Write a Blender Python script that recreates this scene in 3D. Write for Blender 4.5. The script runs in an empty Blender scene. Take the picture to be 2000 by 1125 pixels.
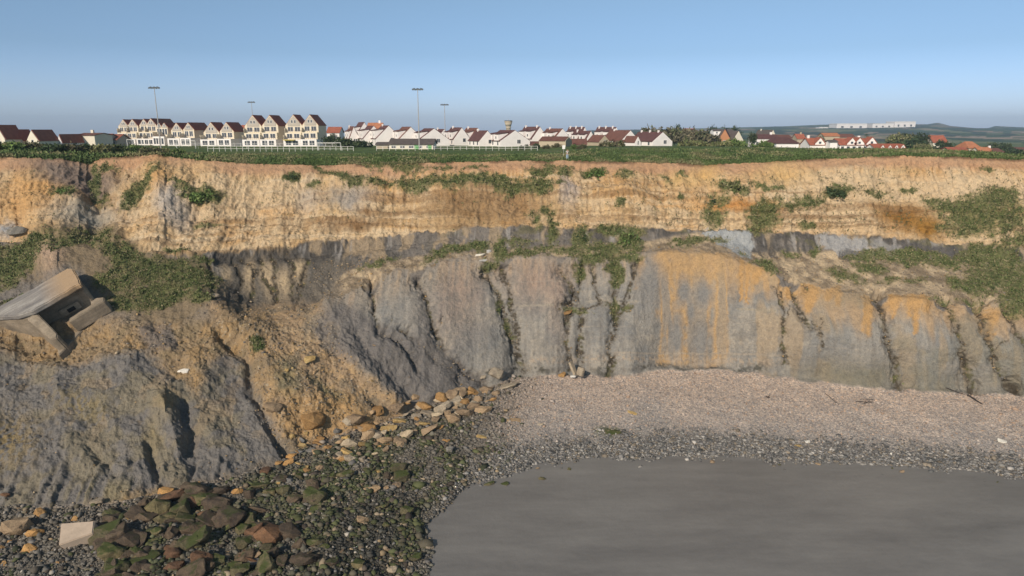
import bpy, bmesh, math, random
import numpy as np
from mathutils import Vector, Matrix, noise as mnoise

# ---------------------------------------------------------------- camera, sky, sun, exposure
R = math.radians
H = 38.0                      # camera height above the wet sand
FPX = 1334.0                  # focal length in pixels of the 2000 px wide photograph
PITCH = math.atan(310.5/FPX)
ST, CT = math.sin(PITCH), math.cos(PITCH)
SC = bpy.context.scene
cam_d = bpy.data.cameras.new('camera'); cam = bpy.data.objects.new('camera', cam_d)
SC.collection.objects.link(cam); SC.camera = cam
cam.location = (0, 0, H); cam.rotation_euler = (math.pi/2-PITCH, 0, 0)
cam_d.sensor_width = 36; cam_d.lens = FPX/2000*36
cam_d.clip_start = 1; cam_d.clip_end = 20000

SUN_AZ = (-0.46, -0.89); SUN_EL = R(30)
W = bpy.data.worlds.new('World'); SC.world = W; W.use_nodes = True
wn = W.node_tree.nodes; wl = W.node_tree.links
sky = wn.new('ShaderNodeTexSky'); sky.sky_type = 'NISHITA'; sky.sun_disc = False
sky.sun_elevation = SUN_EL; sky.sun_rotation = math.atan2(SUN_AZ[0], SUN_AZ[1]) % (2*math.pi)
sky.air_density = 1.0; sky.dust_density = 0.6; sky.ozone_density = 2.5; sky.altitude = 0
tint = wn.new('ShaderNodeMix'); tint.data_type = 'RGBA'; tint.blend_type = 'MULTIPLY'; tint.inputs[0].default_value = 1
tint.inputs[7].default_value = (0.86, 0.95, 1.12, 1)
wtc = wn.new('ShaderNodeTexCoord'); wsp = wn.new('ShaderNodeSeparateXYZ'); wl.new(wtc.outputs['Generated'], wsp.inputs[0])
wr = wn.new('ShaderNodeValToRGB'); wl.new(wsp.outputs[2], wr.inputs[0])      # air near the horizon stays blue
for _i, (_p, _c) in enumerate([(0.0, (.88,1.04,1.68,1)), (.10, (.66,.76,.98,1)), (.30, (.96,.94,.76,1))]):
    if _i > 1: wr.color_ramp.elements.new(_p)
    wr.color_ramp.elements[_i].position = _p; wr.color_ramp.elements[_i].color = _c
wl.new(wr.outputs[0], tint.inputs[7])
wl.new(sky.outputs[0], tint.inputs[6]); wl.new(tint.outputs[2], wn['Background'].inputs[0])
wn['Background'].inputs[1].default_value = 0.1
sd = bpy.data.lights.new('sun', 'SUN'); sun = bpy.data.objects.new('sun', sd); SC.collection.objects.link(sun)
sd.energy = 3.8; sd.angle = R(0.6); sd.color = (1.0, 0.88, 0.74)
n_ = math.hypot(*SUN_AZ)
SUNV = Vector((SUN_AZ[0]/n_*math.cos(SUN_EL), SUN_AZ[1]/n_*math.cos(SUN_EL), math.sin(SUN_EL)))
sun.rotation_euler = SUNV.to_track_quat('Z', 'Y').to_euler(); sun.location = (-60, -80, 120)
SC.view_settings.view_transform = 'Standard'; SC.view_settings.look = 'None'
SC.view_settings.exposure = 0.17; SC.view_settings.gamma = 1.0
SC.cycles.max_bounces = 5; SC.cycles.diffuse_bounces = 2; SC.cycles.transparent_max_bounces = 6

# ---------------------------------------------------------------- helpers
COL = SC.collection
rng = np.random.default_rng(7); random.seed(7)
def dirs(px, py):
    """bearing of a surveyed point as (x per metre of Y, drop per metre of Y)"""
    x = (np.asarray(px, float)-1000)/FPX; y = -(np.asarray(py, float)-562.5)/FPX
    dy = CT+y*ST; dz = -ST+y*CT
    return x/dy, -dz/dy
def slope(py): return dirs(0, py)[1]
def at(px, py, Y):
    bx, s = dirs(px, py); return Vector((float(bx*Y), float(Y), float(H-s*Y)))

def tag(o, label=None, cat=None, group=None, kind=None):
    if label: o['label'] = label
    if cat: o['category'] = cat
    if group: o['group'] = group
    if kind: o['kind'] = kind
    return o
def empty(name, loc, rz=0, label=None, cat=None, group=None):
    o = bpy.data.objects.new(name, None); COL.objects.link(o); o.location = loc
    o.rotation_euler = (0, 0, rz); o.empty_display_size = 0.5
    return tag(o, label, cat, group)
def mesh_np(name, V, F, mat=None, parent=None, smooth=False, link=True):
    """V (n,3), F (m,k) with k = 3 or 4"""
    V = np.ascontiguousarray(V, np.float32); F = np.ascontiguousarray(F, np.int32)
    me = bpy.data.meshes.new(name); k = F.shape[1]; m = len(F)
    me.vertices.add(len(V)); me.vertices.foreach_set('co', V.ravel())
    me.loops.add(m*k); me.loops.foreach_set('vertex_index', F.ravel())
    me.polygons.add(m); me.polygons.foreach_set('loop_start', np.arange(0, m*k, k, dtype=np.int32))
    me.polygons.foreach_set('loop_total', np.full(m, k, np.int32))
    if smooth: me.polygons.foreach_set('use_smooth', np.ones(m, bool))
    me.update(calc_edges=True)
    if mat: me.materials.append(mat)
    if not link: return me
    o = bpy.data.objects.new(name, me); COL.objects.link(o)
    if parent: o.parent = parent
    return o
def add_col(me, C, name='Col'):
    a = me.color_attributes.new(name, 'FLOAT_COLOR', 'POINT')
    C4 = np.ones((len(me.vertices), 4), np.float32); C4[:, :3] = C
    a.data.foreach_set('color', C4.ravel())

class MB:
    """collects boxes, prisms and tubes and links them as one mesh object"""
    def __init__(s): s.v = []; s.f = []
    def add(s, vs, fs):
        b = len(s.v); s.v += [tuple(v) for v in vs]; s.f += [tuple(b+i for i in f) for f in fs]; return s
    def box(s, x0, x1, y0, y1, z0, z1):
        return s.add([(x0,y0,z0),(x1,y0,z0),(x1,y1,z0),(x0,y1,z0),(x0,y0,z1),(x1,y0,z1),(x1,y1,z1),(x0,y1,z1)],
            [(0,3,2,1),(4,5,6,7),(0,1,5,4),(1,2,6,5),(2,3,7,6),(3,0,4,7)])
    def prism(s, pts, y0, y1):
        """polygon in x,z extruded along y"""
        n = len(pts); vs = [(x,y0,z) for x,z in pts]+[(x,y1,z) for x,z in pts]
        fs = [tuple(range(n)), tuple(range(2*n-1, n-1, -1))]+[(i, i+n, (i+1)%n+n, (i+1)%n) for i in range(n)]
        return s.add(vs, fs)
    def tube(s, p, q, r0, r1=None, n=8):
        r1 = r0 if r1 is None else r1; p = Vector(p); q = Vector(q); d = (q-p).normalized()
        a = d.orthogonal().normalized(); b = d.cross(a); vs = []
        for c, r in ((p, r0), (q, r1)):
            for i in range(n):
                t = 2*math.pi*i/n; vs.append(c+a*math.cos(t)*r+b*math.sin(t)*r)
        return s.add(vs, [(i, (i+1)%n, (i+1)%n+n, i+n) for i in range(n)]+[tuple(range(n-1,-1,-1)), tuple(range(n,2*n))])
    def build(s, name, mat, parent=None, smooth=False):
        me = bpy.data.meshes.new(name); me.from_pydata(s.v, [], s.f)
        bm = bmesh.new(); bm.from_mesh(me); bmesh.ops.recalc_face_normals(bm, faces=bm.faces); bm.to_mesh(me); bm.free()
        if smooth:
            for p in me.polygons: p.use_smooth = True
        me.materials.append(mat); o = bpy.data.objects.new(name, me); COL.objects.link(o)
        if parent: o.parent = parent
        return o

# ---------------------------------------------------------------- materials
def newmat(name):
    m = bpy.data.materials.new(name); m.use_nodes = True; nt = m.node_tree
    return m, nt.nodes, nt.links, nt.nodes['Principled BSDF']
def noise_node(N, L, vec, scale, detail=4, rough=.6):
    t = N.new('ShaderNodeTexNoise'); t.inputs['Scale'].default_value = scale
    t.inputs['Detail'].default_value = detail; t.inputs['Roughness'].default_value = rough
    if vec is not None: L.new(vec, t.inputs['Vector'])
    return t
def ramp(N, L, fac, stops):
    r = N.new('ShaderNodeValToRGB'); e = r.color_ramp.elements
    while len(e) < len(stops): e.new(.5)
    for el, (p, c) in zip(e, stops):
        el.position = p; el.color = (*c, 1) if len(c) == 3 else c
    L.new(fac, r.inputs[0]); return r
def mixc(N, L, a, b, fac, mode='MIX'):
    m = N.new('ShaderNodeMix'); m.data_type = 'RGBA'; m.blend_type = mode
    for i, v in ((6, a), (7, b)):
        if isinstance(v, tuple): m.inputs[i].default_value = (*v, 1) if len(v) == 3 else v
        else: L.new(v, m.inputs[i])
    if isinstance(fac, (int, float)): m.inputs[0].default_value = fac
    else: L.new(fac, m.inputs[0])
    return m.outputs[2]
def plain(name, col, rough=.8, var=.12, scale=1.5, bump=0, metal=0, spec=.3):
    m, N, L, P = newmat(name); tc = N.new('ShaderNodeTexCoord')
    t = noise_node(N, L, tc.outputs['Object'], scale, 5)
    lo = tuple(c*(1-var) for c in col); hi = tuple(min(1, c*(1+var)) for c in col)
    L.new(ramp(N, L, t.outputs[0], [(.3, lo), (.7, hi)]).outputs[0], P.inputs['Base Color'])
    P.inputs['Roughness'].default_value = rough; P.inputs['Metallic'].default_value = metal
    P.inputs['Specular IOR Level'].default_value = spec
    if bump:
        b = N.new('ShaderNodeBump'); b.inputs['Strength'].default_value = bump; b.inputs['Distance'].default_value = .05
        t2 = noise_node(N, L, tc.outputs['Object'], scale*6, 6); L.new(t2.outputs[0], b.inputs['Height']); L.new(b.outputs[0], P.inputs['Normal'])
    return m

# earth: colour attribute carries where each soil and rock colour lies, nodes add the fine grain
def earth_mat(name, fine=9.0, bumpd=.10, amt=.55, vert=1.0):
    m, N, L, P = newmat(name); g = N.new('ShaderNodeNewGeometry')
    at_ = N.new('ShaderNodeVertexColor'); at_.layer_name = 'Col'
    mp = N.new('ShaderNodeMapping'); mp.inputs['Scale'].default_value = (1, 1, vert); L.new(g.outputs['Position'], mp.inputs[0])
    t1 = noise_node(N, L, mp.outputs[0], fine, 5, .7)
    t2 = noise_node(N, L, g.outputs['Position'], fine*.22, 6, .65)
    r1 = ramp(N, L, t1.outputs[0], [(.25, (1-amt,)*3), (.5, (1,)*3), (.8, (1+amt*.7,)*3)])
    r2 = ramp(N, L, t2.outputs[0], [(.25, (.72, .74, .78)), (.5, (1,)*3), (.75, (1.22, 1.17, 1.1))])
    c = mixc(N, L, at_.outputs[0], r1.outputs[0], 1.0, 'MULTIPLY'); c = mixc(N, L, c, r2.outputs[0], 1.0, 'MULTIPLY')
    L.new(c, P.inputs['Base Color']); P.inputs['Roughness'].default_value = .95; P.inputs['Specular IOR Level'].default_value = .15
    b = N.new('ShaderNodeBump'); b.inputs['Strength'].default_value = 1; b.inputs['Distance'].default_value = bumpd
    a = N.new('ShaderNodeMath'); a.operation = 'MULTIPLY_ADD'; a.inputs[1].default_value = 3.0
    L.new(t2.outputs[0], a.inputs[0]); L.new(t1.outputs[0], a.inputs[2])
    L.new(a.outputs[0], b.inputs['Height']); L.new(b.outputs[0], P.inputs['Normal'])
    return m
M = {}
M['cliff'] = earth_mat('cliff_earth', 8.0, .11, .42, 1.0)

def shingle_mat():
    m, N, L, P = newmat('shingle'); g = N.new('ShaderNodeNewGeometry')
    at_ = N.new('ShaderNodeVertexColor'); at_.layer_name = 'Col'
    v = N.new('ShaderNodeTexVoronoi'); v.inputs['Scale'].default_value = 9; L.new(g.outputs['Position'], v.inputs['Vector'])
    v2 = N.new('ShaderNodeTexVoronoi'); v2.inputs['Scale'].default_value = 4.2; L.new(g.outputs['Position'], v2.inputs['Vector'])
    sep = N.new('ShaderNodeSeparateColor'); L.new(v.outputs['Color'], sep.inputs[0])
    sep2 = N.new('ShaderNodeSeparateColor'); L.new(v2.outputs['Color'], sep2.inputs[0])
    r = ramp(N, L, sep.outputs[0], [(0, (.55, .57, .62)), (.3, (.86, .85, .86)), (.55, (1.0, .98, .96)), (.8, (1.15, 1.1, 1.02)), (1, (1.6, 1.55, 1.5))])
    r2 = ramp(N, L, sep2.outputs[1], [(0, (.7, .72, .76)), (.5, (1,)*3), (1, (1.3, 1.22, 1.14))])
    c = mixc(N, L, at_.outputs[0], r.outputs[0], 1, 'MULTIPLY'); c = mixc(N, L, c, r2.outputs[0], 1, 'MULTIPLY')
    L.new(c, P.inputs['Base Color']); P.inputs['Roughness'].default_value = .85; P.inputs['Specular IOR Level'].default_value = .25
    b = N.new('ShaderNodeBump'); b.invert = True; b.inputs['Distance'].default_value = .07; L.new(v.outputs['Distance'], b.inputs['Height']); L.new(b.outputs[0], P.inputs['Normal'])
    return m
M['shingle'] = shingle_mat()

# ---------------------------------------------------------------- numpy noise
_T = np.random.default_rng(3).random((16, 256, 256)).astype(np.float32)
def vn(a, b, s=0):
    a = np.asarray(a, np.float32)+37.1*s; b = np.asarray(b, np.float32)+91.7*s; T = _T[s % 16]
    ia = np.floor(a).astype(np.int32); ib = np.floor(b).astype(np.int32); fa = a-ia; fb = b-ib
    fa = fa*fa*(3-2*fa); fb = fb*fb*(3-2*fb); ia &= 255; ib &= 255; ja = (ia+1) & 255; jb = (ib+1) & 255
    return (T[ia, ib]*(1-fa)+T[ja, ib]*fa)*(1-fb)+(T[ia, jb]*(1-fa)+T[ja, jb]*fa)*fb
def fbm(a, b, o=4, s=0, g=.5):
    r = 0; w = 1; t = 0
    for i in range(o):
        k = 2.03**i; c, d = math.cos(i*.9), math.sin(i*.9)
        r = r+w*vn((a*c-b*d)*k, (a*d+b*c)*k, s+i); t += w; w *= g
    return r/t
def fbmA(a, b, o=4, s=0, g=.5):     # axis kept, for streaks and strata
    r = 0; w = 1; t = 0
    for i in range(o):
        k = 2.03**i; r = r+w*vn(a*k, b*k, s+i); t += w; w *= g
    return r/t
def sstep(x, a, b):
    t = np.clip((x-a)/(b-a), 0, 1); return t*t*(3-2*t)
def blur1(A, r, axis):
    if r < 1: return A
    k = np.exp(-.5*(np.arange(-3*r, 3*r+1)/r)**2); k /= k.sum()
    P = np.pad(A, [(3*r, 3*r) if i == axis else (0, 0) for i in range(2)], mode='edge')
    n = A.shape[axis]; out = np.zeros_like(A)
    for i, w in enumerate(k):
        out += w*(P[i:i+n, :] if axis == 0 else P[:, i:i+n])
    return out

# ---------------------------------------------------------------- survey of the cliff: (py, height or distance) down each column
TAB = {
-400: [(1250,.2),(1020,1.2),(800,71),(620,85),(480,98),(380,105),(305,111)],
   0: [(1200,.2),(988,1.2),(800,71.5),(660,82),(480,98),(380,104.5),(306,112)],
 100: [(1200,.2),(990,1.2),(820,71),(640,84),(480,98),(390,104),(309,112)],
 200: [(1200,.2),(985,1.2),(820,71),(620,85),(450,101),(385,107),(306,114)],
 300: [(1200,.2),(968,1.2),(800,73),(625,85.5),(492,99),(400,106),(301,114)],
 400: [(1200,.2),(942,1.2),(760,77),(588,88.5),(505,99),(400,107),(313,115)],
 480: [(1200,.2),(925,1.2),(760,78),(640,87),(592,96),(490,103),(320,116)],
 560: [(1180,.2),(892,1.2),(760,78.5),(645,88),(585,97),(480,104.5),(322,117)],
 640: [(1180,.2),(858,1.4),(730,82),(600,92),(548,101),(465,107),(322,118)],
 720: [(1160,.1),(836,1.5),(690,86),(545,96.5),(512,103),(450,108),(321,118)],
 800: [(1140,.05),(802,1.7),(670,90),(525,98.5),(500,104),(440,109),(319,118)],
 900: [(962,0),(772,2.2),(650,94),(508,101),(492,105.5),(430,109),(317,118)],
1000: [(922,0),(736,3),(620,98),(497,102.5),(484,106.5),(420,110),(314,118)],
1100: [(900,0),(729,3),(615,98.5),(500,103),(478,107.5),(410,111),(313,118)],
1200: [(893,0),(731,3),(615,98.5),(498,103),(476,107.5),(410,111),(315,118)],
1300: [(891,0),(725,3),(610,98.5),(488,103),(474,107.5),(400,111.5),(319,118)],
1400: [(893,0),(722,3),(610,98),(492,102),(472,107.5),(390,112),(321,118)],
1500: [(900,0),(730,3),(620,96),(525,100),(500,106),(390,111),(316,117)],
1600: [(907,0),(748,3),(650,92),(565,97),(500,106),(390,111),(310,117)],
1700: [(908,0),(757,3),(665,90.5),(575,95),(502,105.5),(390,111),(306,116)],
1800: [(912,0),(760,3),(670,90),(580,93.5),(506,105),(400,110),(304,115)],
1900: [(924,0),(767,3),(680,88.5),(592,92.5),(515,104),(400,109),(308,115)],
2000: [(938,0),(769,3),(690,88),(605,92),(522,103),(400,108),(312,114)],
2400: [(980,0),(790,3),(700,85),(620,90),(530,100),(400,106),(318,112)]}
PXC = np.array(sorted(TAB), float)
def curve(k, j, px):
    return np.interp(px, PXC, [TAB[int(c)][k][j] for c in PXC])
NX, NR = 1600, 690
PXS = np.linspace(-230, 2230, NX)
# stations (py, Y, z) per column
def station(k, px):
    py = curve(k, 0, px); s = slope(py)
    if k < 2: z = curve(k, 1, px); Y = (H-z)/s
    else: Y = curve(k, 1, px); z = H-s*Y
    return py, Y, z
def smooth_px(a, r=14): return blur1(a[None, :], r, 1)[0]
edge_jag = (fbm(PXS*.02, PXS*0, 4, 5)-.5)*9+(vn(PXS*.15, PXS*0, 2)-.5)*3
ST_ = []
for k in range(7):
    py, Y, z = station(k, PXS); py = smooth_px(py); 
    if k == 6: py = py+edge_jag*np.where(PXS < 420, .9, .7)
    if k == 1: py = py+(fbm(PXS*.03, PXS*0, 3, 8)-.5)*14
    if k < 2: z = smooth_px(z); Y = (H-z)/slope(py)
    else: Y = smooth_px(Y); z = H-slope(py)*Y
    ST_.append((py, Y, z))
PY_E, Y_E, Z_E = ST_[6]
PY_FOOT = ST_[1][0]; PY_SHORE = ST_[0][0]
t = np.linspace(0, 1, NR)[:, None]
PYG = PY_E[None, :]+(1330-PY_E[None, :])*(t*.80+t*t*.20)        # rows from the edge down to the sand
PXG = np.repeat(PXS[None, :], NR, 0)
BX, S = dirs(PXG, PYG)
YG = np.zeros_like(S)
# straight slopes between stations, met exactly
pyn = [np.full(NX, 1500.)]+[a[0] for a in ST_]; 
Yn = [(H+.5)/slope(pyn[0])]+[a[1] for a in ST_]; zn = [np.full(NX, -.5)]+[a[2] for a in ST_]
for k in range(7):
    m = (zn[k+1]-zn[k])/(Yn[k+1]-Yn[k])
    y_ = (H-zn[k]+m*Yn[k])[None, :]/(S+m[None, :])
    sel = (PYG <= pyn[k][None, :]+1e-6) & (PYG >= pyn[k+1][None, :]-1e-6)
    YG = np.where(sel, y_, YG)
lowmask = PYG > PY_FOOT[None, :]+12
YB = blur1(blur1(YG, 5, 0), 5, 1); wtop = sstep(t, 0, .02)
YG = np.where(lowmask, YG, YB*wtop+YG*(1-wtop))
X = BX*YG; Z = H-S*YG
# -------- relief: strokes drawn over the survey
RW = PXG+(fbm(PXG*.03, PYG*.03, 3, 1)-.5)*22+(fbm(PXG*.2, PYG*.2, 3, 11)-.5)*11; RH = PYG+(fbm(PXG*.03, PYG*.03, 3, 6)-.5)*22+(fbm(PXG*.2, PYG*.2, 3, 13)-.5)*11     # warped copy for ragged edges
def stroke(pts, w, warp=1.0, wend=None):
    """1 on the line, 0 at w pixels away; computed only around the line"""
    xs = [p[0] for p in pts]; ys = [p[1] for p in pts]; wm = max(w, wend or w)
    m = (PXG > min(xs)-wm*2-25) & (PXG < max(xs)+wm*2+25) & (PYG > min(ys)-wm*2-25) & (PYG < max(ys)+wm*2+25)
    out = np.zeros_like(PXG); a = PXG[m]*(1-warp)+RW[m]*warp; b = PYG[m]*(1-warp)+RH[m]*warp
    best = np.zeros_like(a); n = len(pts)-1
    for i in range(n):
        (x0, y0), (x1, y1) = pts[i], pts[i+1]; dx, dy = x1-x0, y1-y0; q = dx*dx+dy*dy+1e-9
        u = np.clip(((a-x0)*dx+(b-y0)*dy)/q, 0, 1); ww = w+((wend or w)-w)*((i+u)/n)
        d = np.hypot(a-x0-u*dx, b-y0-u*dy)/ww
        best = np.maximum(best, np.clip(1-d, 0, 1))
    out[m] = best; return out
def blob(cx, cy, rx, ry, ang=0, warp=1.0):
    ca, sa = math.cos(R(ang)), math.sin(R(ang)); rm = max(rx, ry)*1.7+20
    m = (abs(PXG-cx) < rm) & (abs(PYG-cy) < rm); out = np.zeros_like(PXG)
    a = PXG[m]*(1-warp)+RW[m]*warp-cx; b = PYG[m]*(1-warp)+RH[m]*warp-cy
    d = np.hypot((a*ca+b*sa)/rx, (-a*sa+b*ca)/ry); out[m] = np.clip(1.5-d, 0, 1.5); return out
def poly(pts, soft=8):
    """inside mask of a polygon over the survey with a ragged soft edge"""
    xs = [p[0] for p in pts]; ys = [p[1] for p in pts]
    m = (PXG > min(xs)-30) & (PXG < max(xs)+30) & (PYG > min(ys)-30) & (PYG < max(ys)+30)
    out = np.zeros_like(PXG); a = RW[m]; b = RH[m]; ins = np.zeros(a.shape, bool); dm = np.full(a.shape, 1e9); n = len(pts)
    for i in range(n):
        (x0, y0), (x1, y1) = pts[i], pts[(i+1) % n]; dx, dy = x1-x0, y1-y0
        c = ((y0 > b) != (y1 > b)) & (a < dx*(b-y0)/(dy if dy else 1e-9)+x0); ins ^= c
        u = np.clip(((a-x0)*dx+(b-y0)*dy)/(dx*dx+dy*dy+1e-9), 0, 1); dm = np.minimum(dm, np.hypot(a-x0-u*dx, b-y0-u*dy))
    out[m] = sstep(np.where(ins, dm, -dm), -soft, soft); return out

UPPER = sstep(PYG, PY_E[None, :]-2, PY_E[None, :]+14)
BT = np.interp(PXS, [-230,0,100,180,240,380,440,500,560,620,700,780,850,920,1000,1060,1150,1260,1370,1440,1500,1600,1700,1750,1800,1900,1960,2230],
                    [470,470,475,455,497,497,493,488,480,472,465,458,450,445,440,440,445,447,447,448,452,458,462,468,470,478,480,498])[None, :]
BT = BT+(fbmA(X*1.4, Z*.1, 3, 12)-.5)*13+(fbm(X*.3, Z*.1, 2, 4)-.5)*10
BROW = ST_[3][0][None, :]; FOOT = PY_FOOT[None, :]
up = sstep(PYG, PY_E[None, :]+4, PY_E[None, :]+24)*(1-sstep(PYG, BT-3, BT+5))                 # sandstone and loess face
low = sstep(PYG, BROW-4, BROW+10)*(1-sstep(PYG, FOOT-12, FOOT))                              # lower clay face
low = low*sstep(PXG, 600, 660)
GUL = [([(725,545),(728,600),(737,642),(780,665),(800,700),(815,725)],7,.9),([(815,538),(838,590),(845,635),(870,690),(905,722),(945,748)],8,1.1),
 ([(780,640),(820,672),(868,712),(900,745)],6,.6),([(955,522),(975,580),(998,640),(1010,690),(1022,726)],9,1.0),([(985,520),(990,560),(1000,600),(1012,640),(1016,715)],7,.8),
 ([(1098,528),(1125,575),(1118,600),(1106,640),(1102,670),(1116,715)],9,1.0),([(1137,515),(1130,575),(1135,640),(1138,700),(1140,722)],7,.9),
 ([(1160,520),(1168,592)],5,.6),([(1200,505),(1203,570),(1205,620),(1195,670),(1190,718)],10,1.1),([(1242,510),(1228,565),(1208,625)],7,.7),
 ([(1100,602),(1150,598),(1235,604)],8,.5),([(1548,555),(1556,592),(1582,628)],8,.8),([(1530,570),(1528,640),(1536,712)],6,.4),([(1590,620),(1606,680)],6,.35),
 ([(1712,575),(1732,630),(1745,670),(1755,720),(1765,756)],9,1.1),([(1845,585),(1865,625),(1880,670),(1895,710),(1903,766)],11,1.2),
 ([(1915,600),(1940,680),(1960,730),(1985,772)],11,1.1),([(1900,585),(1925,640)],6,.7),([(1965,605),(1985,650),(2015,700)],8,.9),([(2060,640),(2080,770)],9,1),([(2130,640),(2150,775)],9,1)]
D = np.zeros_like(X)        # metres outwards along the surface normal
gulm = np.zeros_like(X)
GV = sstep(fbm(X*.55, Z*.55, 3, 15), .3, .68)
for pts, w, a in GUL:
    s_ = stroke(pts, w*1.7, .85, w*2.3); D -= s_**1.3*a*.62*(.5+GV); D -= stroke(pts, w*4.6, .6)*.42*a*(pts[0][1] < 600); gulm = np.maximum(gulm, stroke(pts, w*.62, .9, w*1.0)*(.55+.7*GV)); D -= np.clip(blob(pts[0][0], pts[0][1]+6, w*2.2, w*1.6), 0, 1)*.55*a
    for f_, sd_ in ((.15, -1), (.45, 1)):          # side branches feeding in from above
        k_ = f_*(len(pts)-1); i0 = int(k_); x0 = pts[i0][0]+(pts[min(i0+1, len(pts)-1)][0]-pts[i0][0])*(k_-i0); y0 = pts[i0][1]+(pts[min(i0+1, len(pts)-1)][1]-pts[i0][1])*(k_-i0)
        if (int(x0*7+y0) % 3) == 0: continue
        br = [(x0+sd_*(12+w), y0-34), (x0+sd_*5, y0-14), (x0, y0+6)]; gulm = np.maximum(gulm, stroke(br, w*.28, .9)*.55*(.2+1.2*GV)); D -= stroke(br, w*.9, .9)*.22
# buttresses between the gullies bulge a little
D += low*(fbm(X*.10, Z*.05+3, 3, 4)-.5)*2.8
# ribs and flutes
flute = fbmA(X*1.3, Z*.22, 4, 2)-.5
D += up*flute*.42+up*(fbm(X*.16, Z*.14, 3, 9)-.5)*2.4
strat = vn(X*.03, Z*2.1+X*.02+YG*.05, 4)+.5*vn(X*.05, Z*4.7, 7)
ledge = sstep(fbm(X*.3, Z*.6, 3, 2), .38, .6)
D += up*(.5-abs(fbm(X*.7, Z*.55+4, 4, 13, .6)-.5)*4)*.35
D += up*(strat-.75)*(.35+.8*ledge)*sstep(PYG, PY_E[None, :]+40, BT-30)
D += low*(fbmA(X*.9, Z*.16, 4, 11)-.5)*.26
CLM = poly([(-230,700),(20,690),(100,720),(200,700),(290,690),(340,740),(390,780),(400,720),(440,690),(485,700),(490,760),(550,840),(560,900),(420,940),(300,960),(150,990),(-230,1000)],14)
D += (fbm(X*.9, Z*.9+YG*.5, 5, 3, .6)-.5)*.6*(1-low*.75)*(1-CLM*.45)*sstep(t, 0, .02)
# ledge of soft ground half way up the upper face
D += stroke([(600,345),(720,362),(860,368),(1000,372),(1110,372),(1230,372)],16,.5)*.9
D -= stroke([(430,505),(560,497),(700,483),(800,468),(900,458)],16,.4)*.9       # dark bed is undercut
# left gullies of the upper face
for pts, w, a in [([(165,310),(175,350),(190,390),(175,450)],34,2.6),([(250,330),(280,380),(250,440)],24,1.2),([(375,330),(385,400),(375,440)],20,1.1),
                  ([(130,400),(140,440)],14,.6),([(330,400),(320,470)],16,-.6),([(300,330),(325,400),(300,480)],26,-1.8),([(60,350),(70,430)],40,-1.2),
                  ([(575,345),(590,400),(600,470)],12,.5),([(1060,330),(1075,400),(1085,450)],16,.8),([(1395,375),(1400,430)],16,.6),([(1490,390),(1480,440)],20,.6)]:
    D -= stroke(pts, w*1.2, .8)*a*.58
# dendritic runs below the dark bed
for pts in [[(405,500),(415,540),(420,590)],[(455,505),(470,540),(468,585)],[(470,500),(500,530),(497,580)],[(505,500),(512,530),(540,590)],[(530,495),(540,530),(536,590)],[(560,495),(575,530),(572,580)],[(600,500),(590,560),(575,600)]]:
    s_ = stroke(pts, 8, .7); D -= s_*.32; gulm = np.maximum(gulm, stroke(pts, 6, .9)*.9)
# slumped clay tongue and its ridges (left of centre and the big mound)
for pts, w, a, wd in [
   ([(640,590),(660,640),(700,710),(760,775)],26,1.3,.7),([(860,640),(850,700),(830,760)],20,-.6,.7),([(760,660),(800,720),(830,770)],22,.9,.7),
   ([(700,640),(735,700),(790,760)],16,-.8,.7),([(655,690),(700,740),(735,790)],14,-.9,.7),
   ([(390,585),(440,620),(480,655)],30,1.8,.6),([(430,655),(485,700),(490,760),(530,830),(560,890)],14,-1.9,.5),
   ([(505,640),(520,700),(560,760),(620,790)],30,1.3,.6),([(640,790),(700,800),(690,840)],26,1.0,.6),([(575,800),(590,840)],16,-.9,.6),
   ([(315,790),(335,830),(345,880)],24,1.5,.6),([(250,720),(320,770),(318,800)],36,1.4,.5),([(355,790),(372,840),(370,880)],16,-1.5,.5),
   ([(290,870),(300,905),(320,950)],13,-1.5,.5),([(170,870),(205,905),(225,930)],12,-1.0,.5),([(210,700),(300,690),(380,700)],24,.9,.6),
   ([(40,690),(60,740),(30,800)],30,-.8,.7),([(120,740),(110,800),(140,860)],30,.8,.7),([(440,700),(450,800),(470,880)],46,-1.0,.7),
   ([(400,640),(330,660),(250,650)],26,.9,.7),([(300,640),(310,670)],14,-.7,.7),([(600,590),(640,560),(655,540)],18,-1.2,.6)]:
    D += stroke(pts, w*1.15, wd)*a*.55
D -= np.clip(blob(70,668,80,26,20,.3), 0, 1)*1.3+np.clip(blob(165,655,40,26,0,.3), 0, 1)*.8
mound = sstep(PYG, 600, 660)*(1-sstep(PYG, FOOT-14, FOOT+2))*(1-sstep(PXG, 760, 900))*(1-sstep(PXG, 640, 760)*.4)
D += np.clip(blob(102,512,34,26,0,.5), 0, 1)*1.1
D += mound*((fbm(X*.35, YG*.35+Z*.2, 4, 12)-.5)*1.3+(fbm(X*1.7, YG*1.7, 4, 6, .6)-.5)*.75*(1-CLM*.2))
# fan of small cracks low on the clay mound
cr = vn(X*2.3+Z*.6, Z*.35, 9); D += mound*sstep(PYG, 860, 940)*(cr-.5)*.55
beach = sstep(PYG, FOOT-4, FOOT+8)
D = D*(1-beach)+beach*(1-sstep(PYG, ST_[0][0][None, :]-25, ST_[0][0][None, :]+10))*((fbm(X*.25, YG*.25, 4, 13)-.5)*.5)
rockz = (1-sstep(PXG, 780, 1000))*sstep(PYG, FOOT+5, FOOT+40)
D += rockz*((fbm(X*.4, YG*.4, 4, 14)-.5)*.9)
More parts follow.
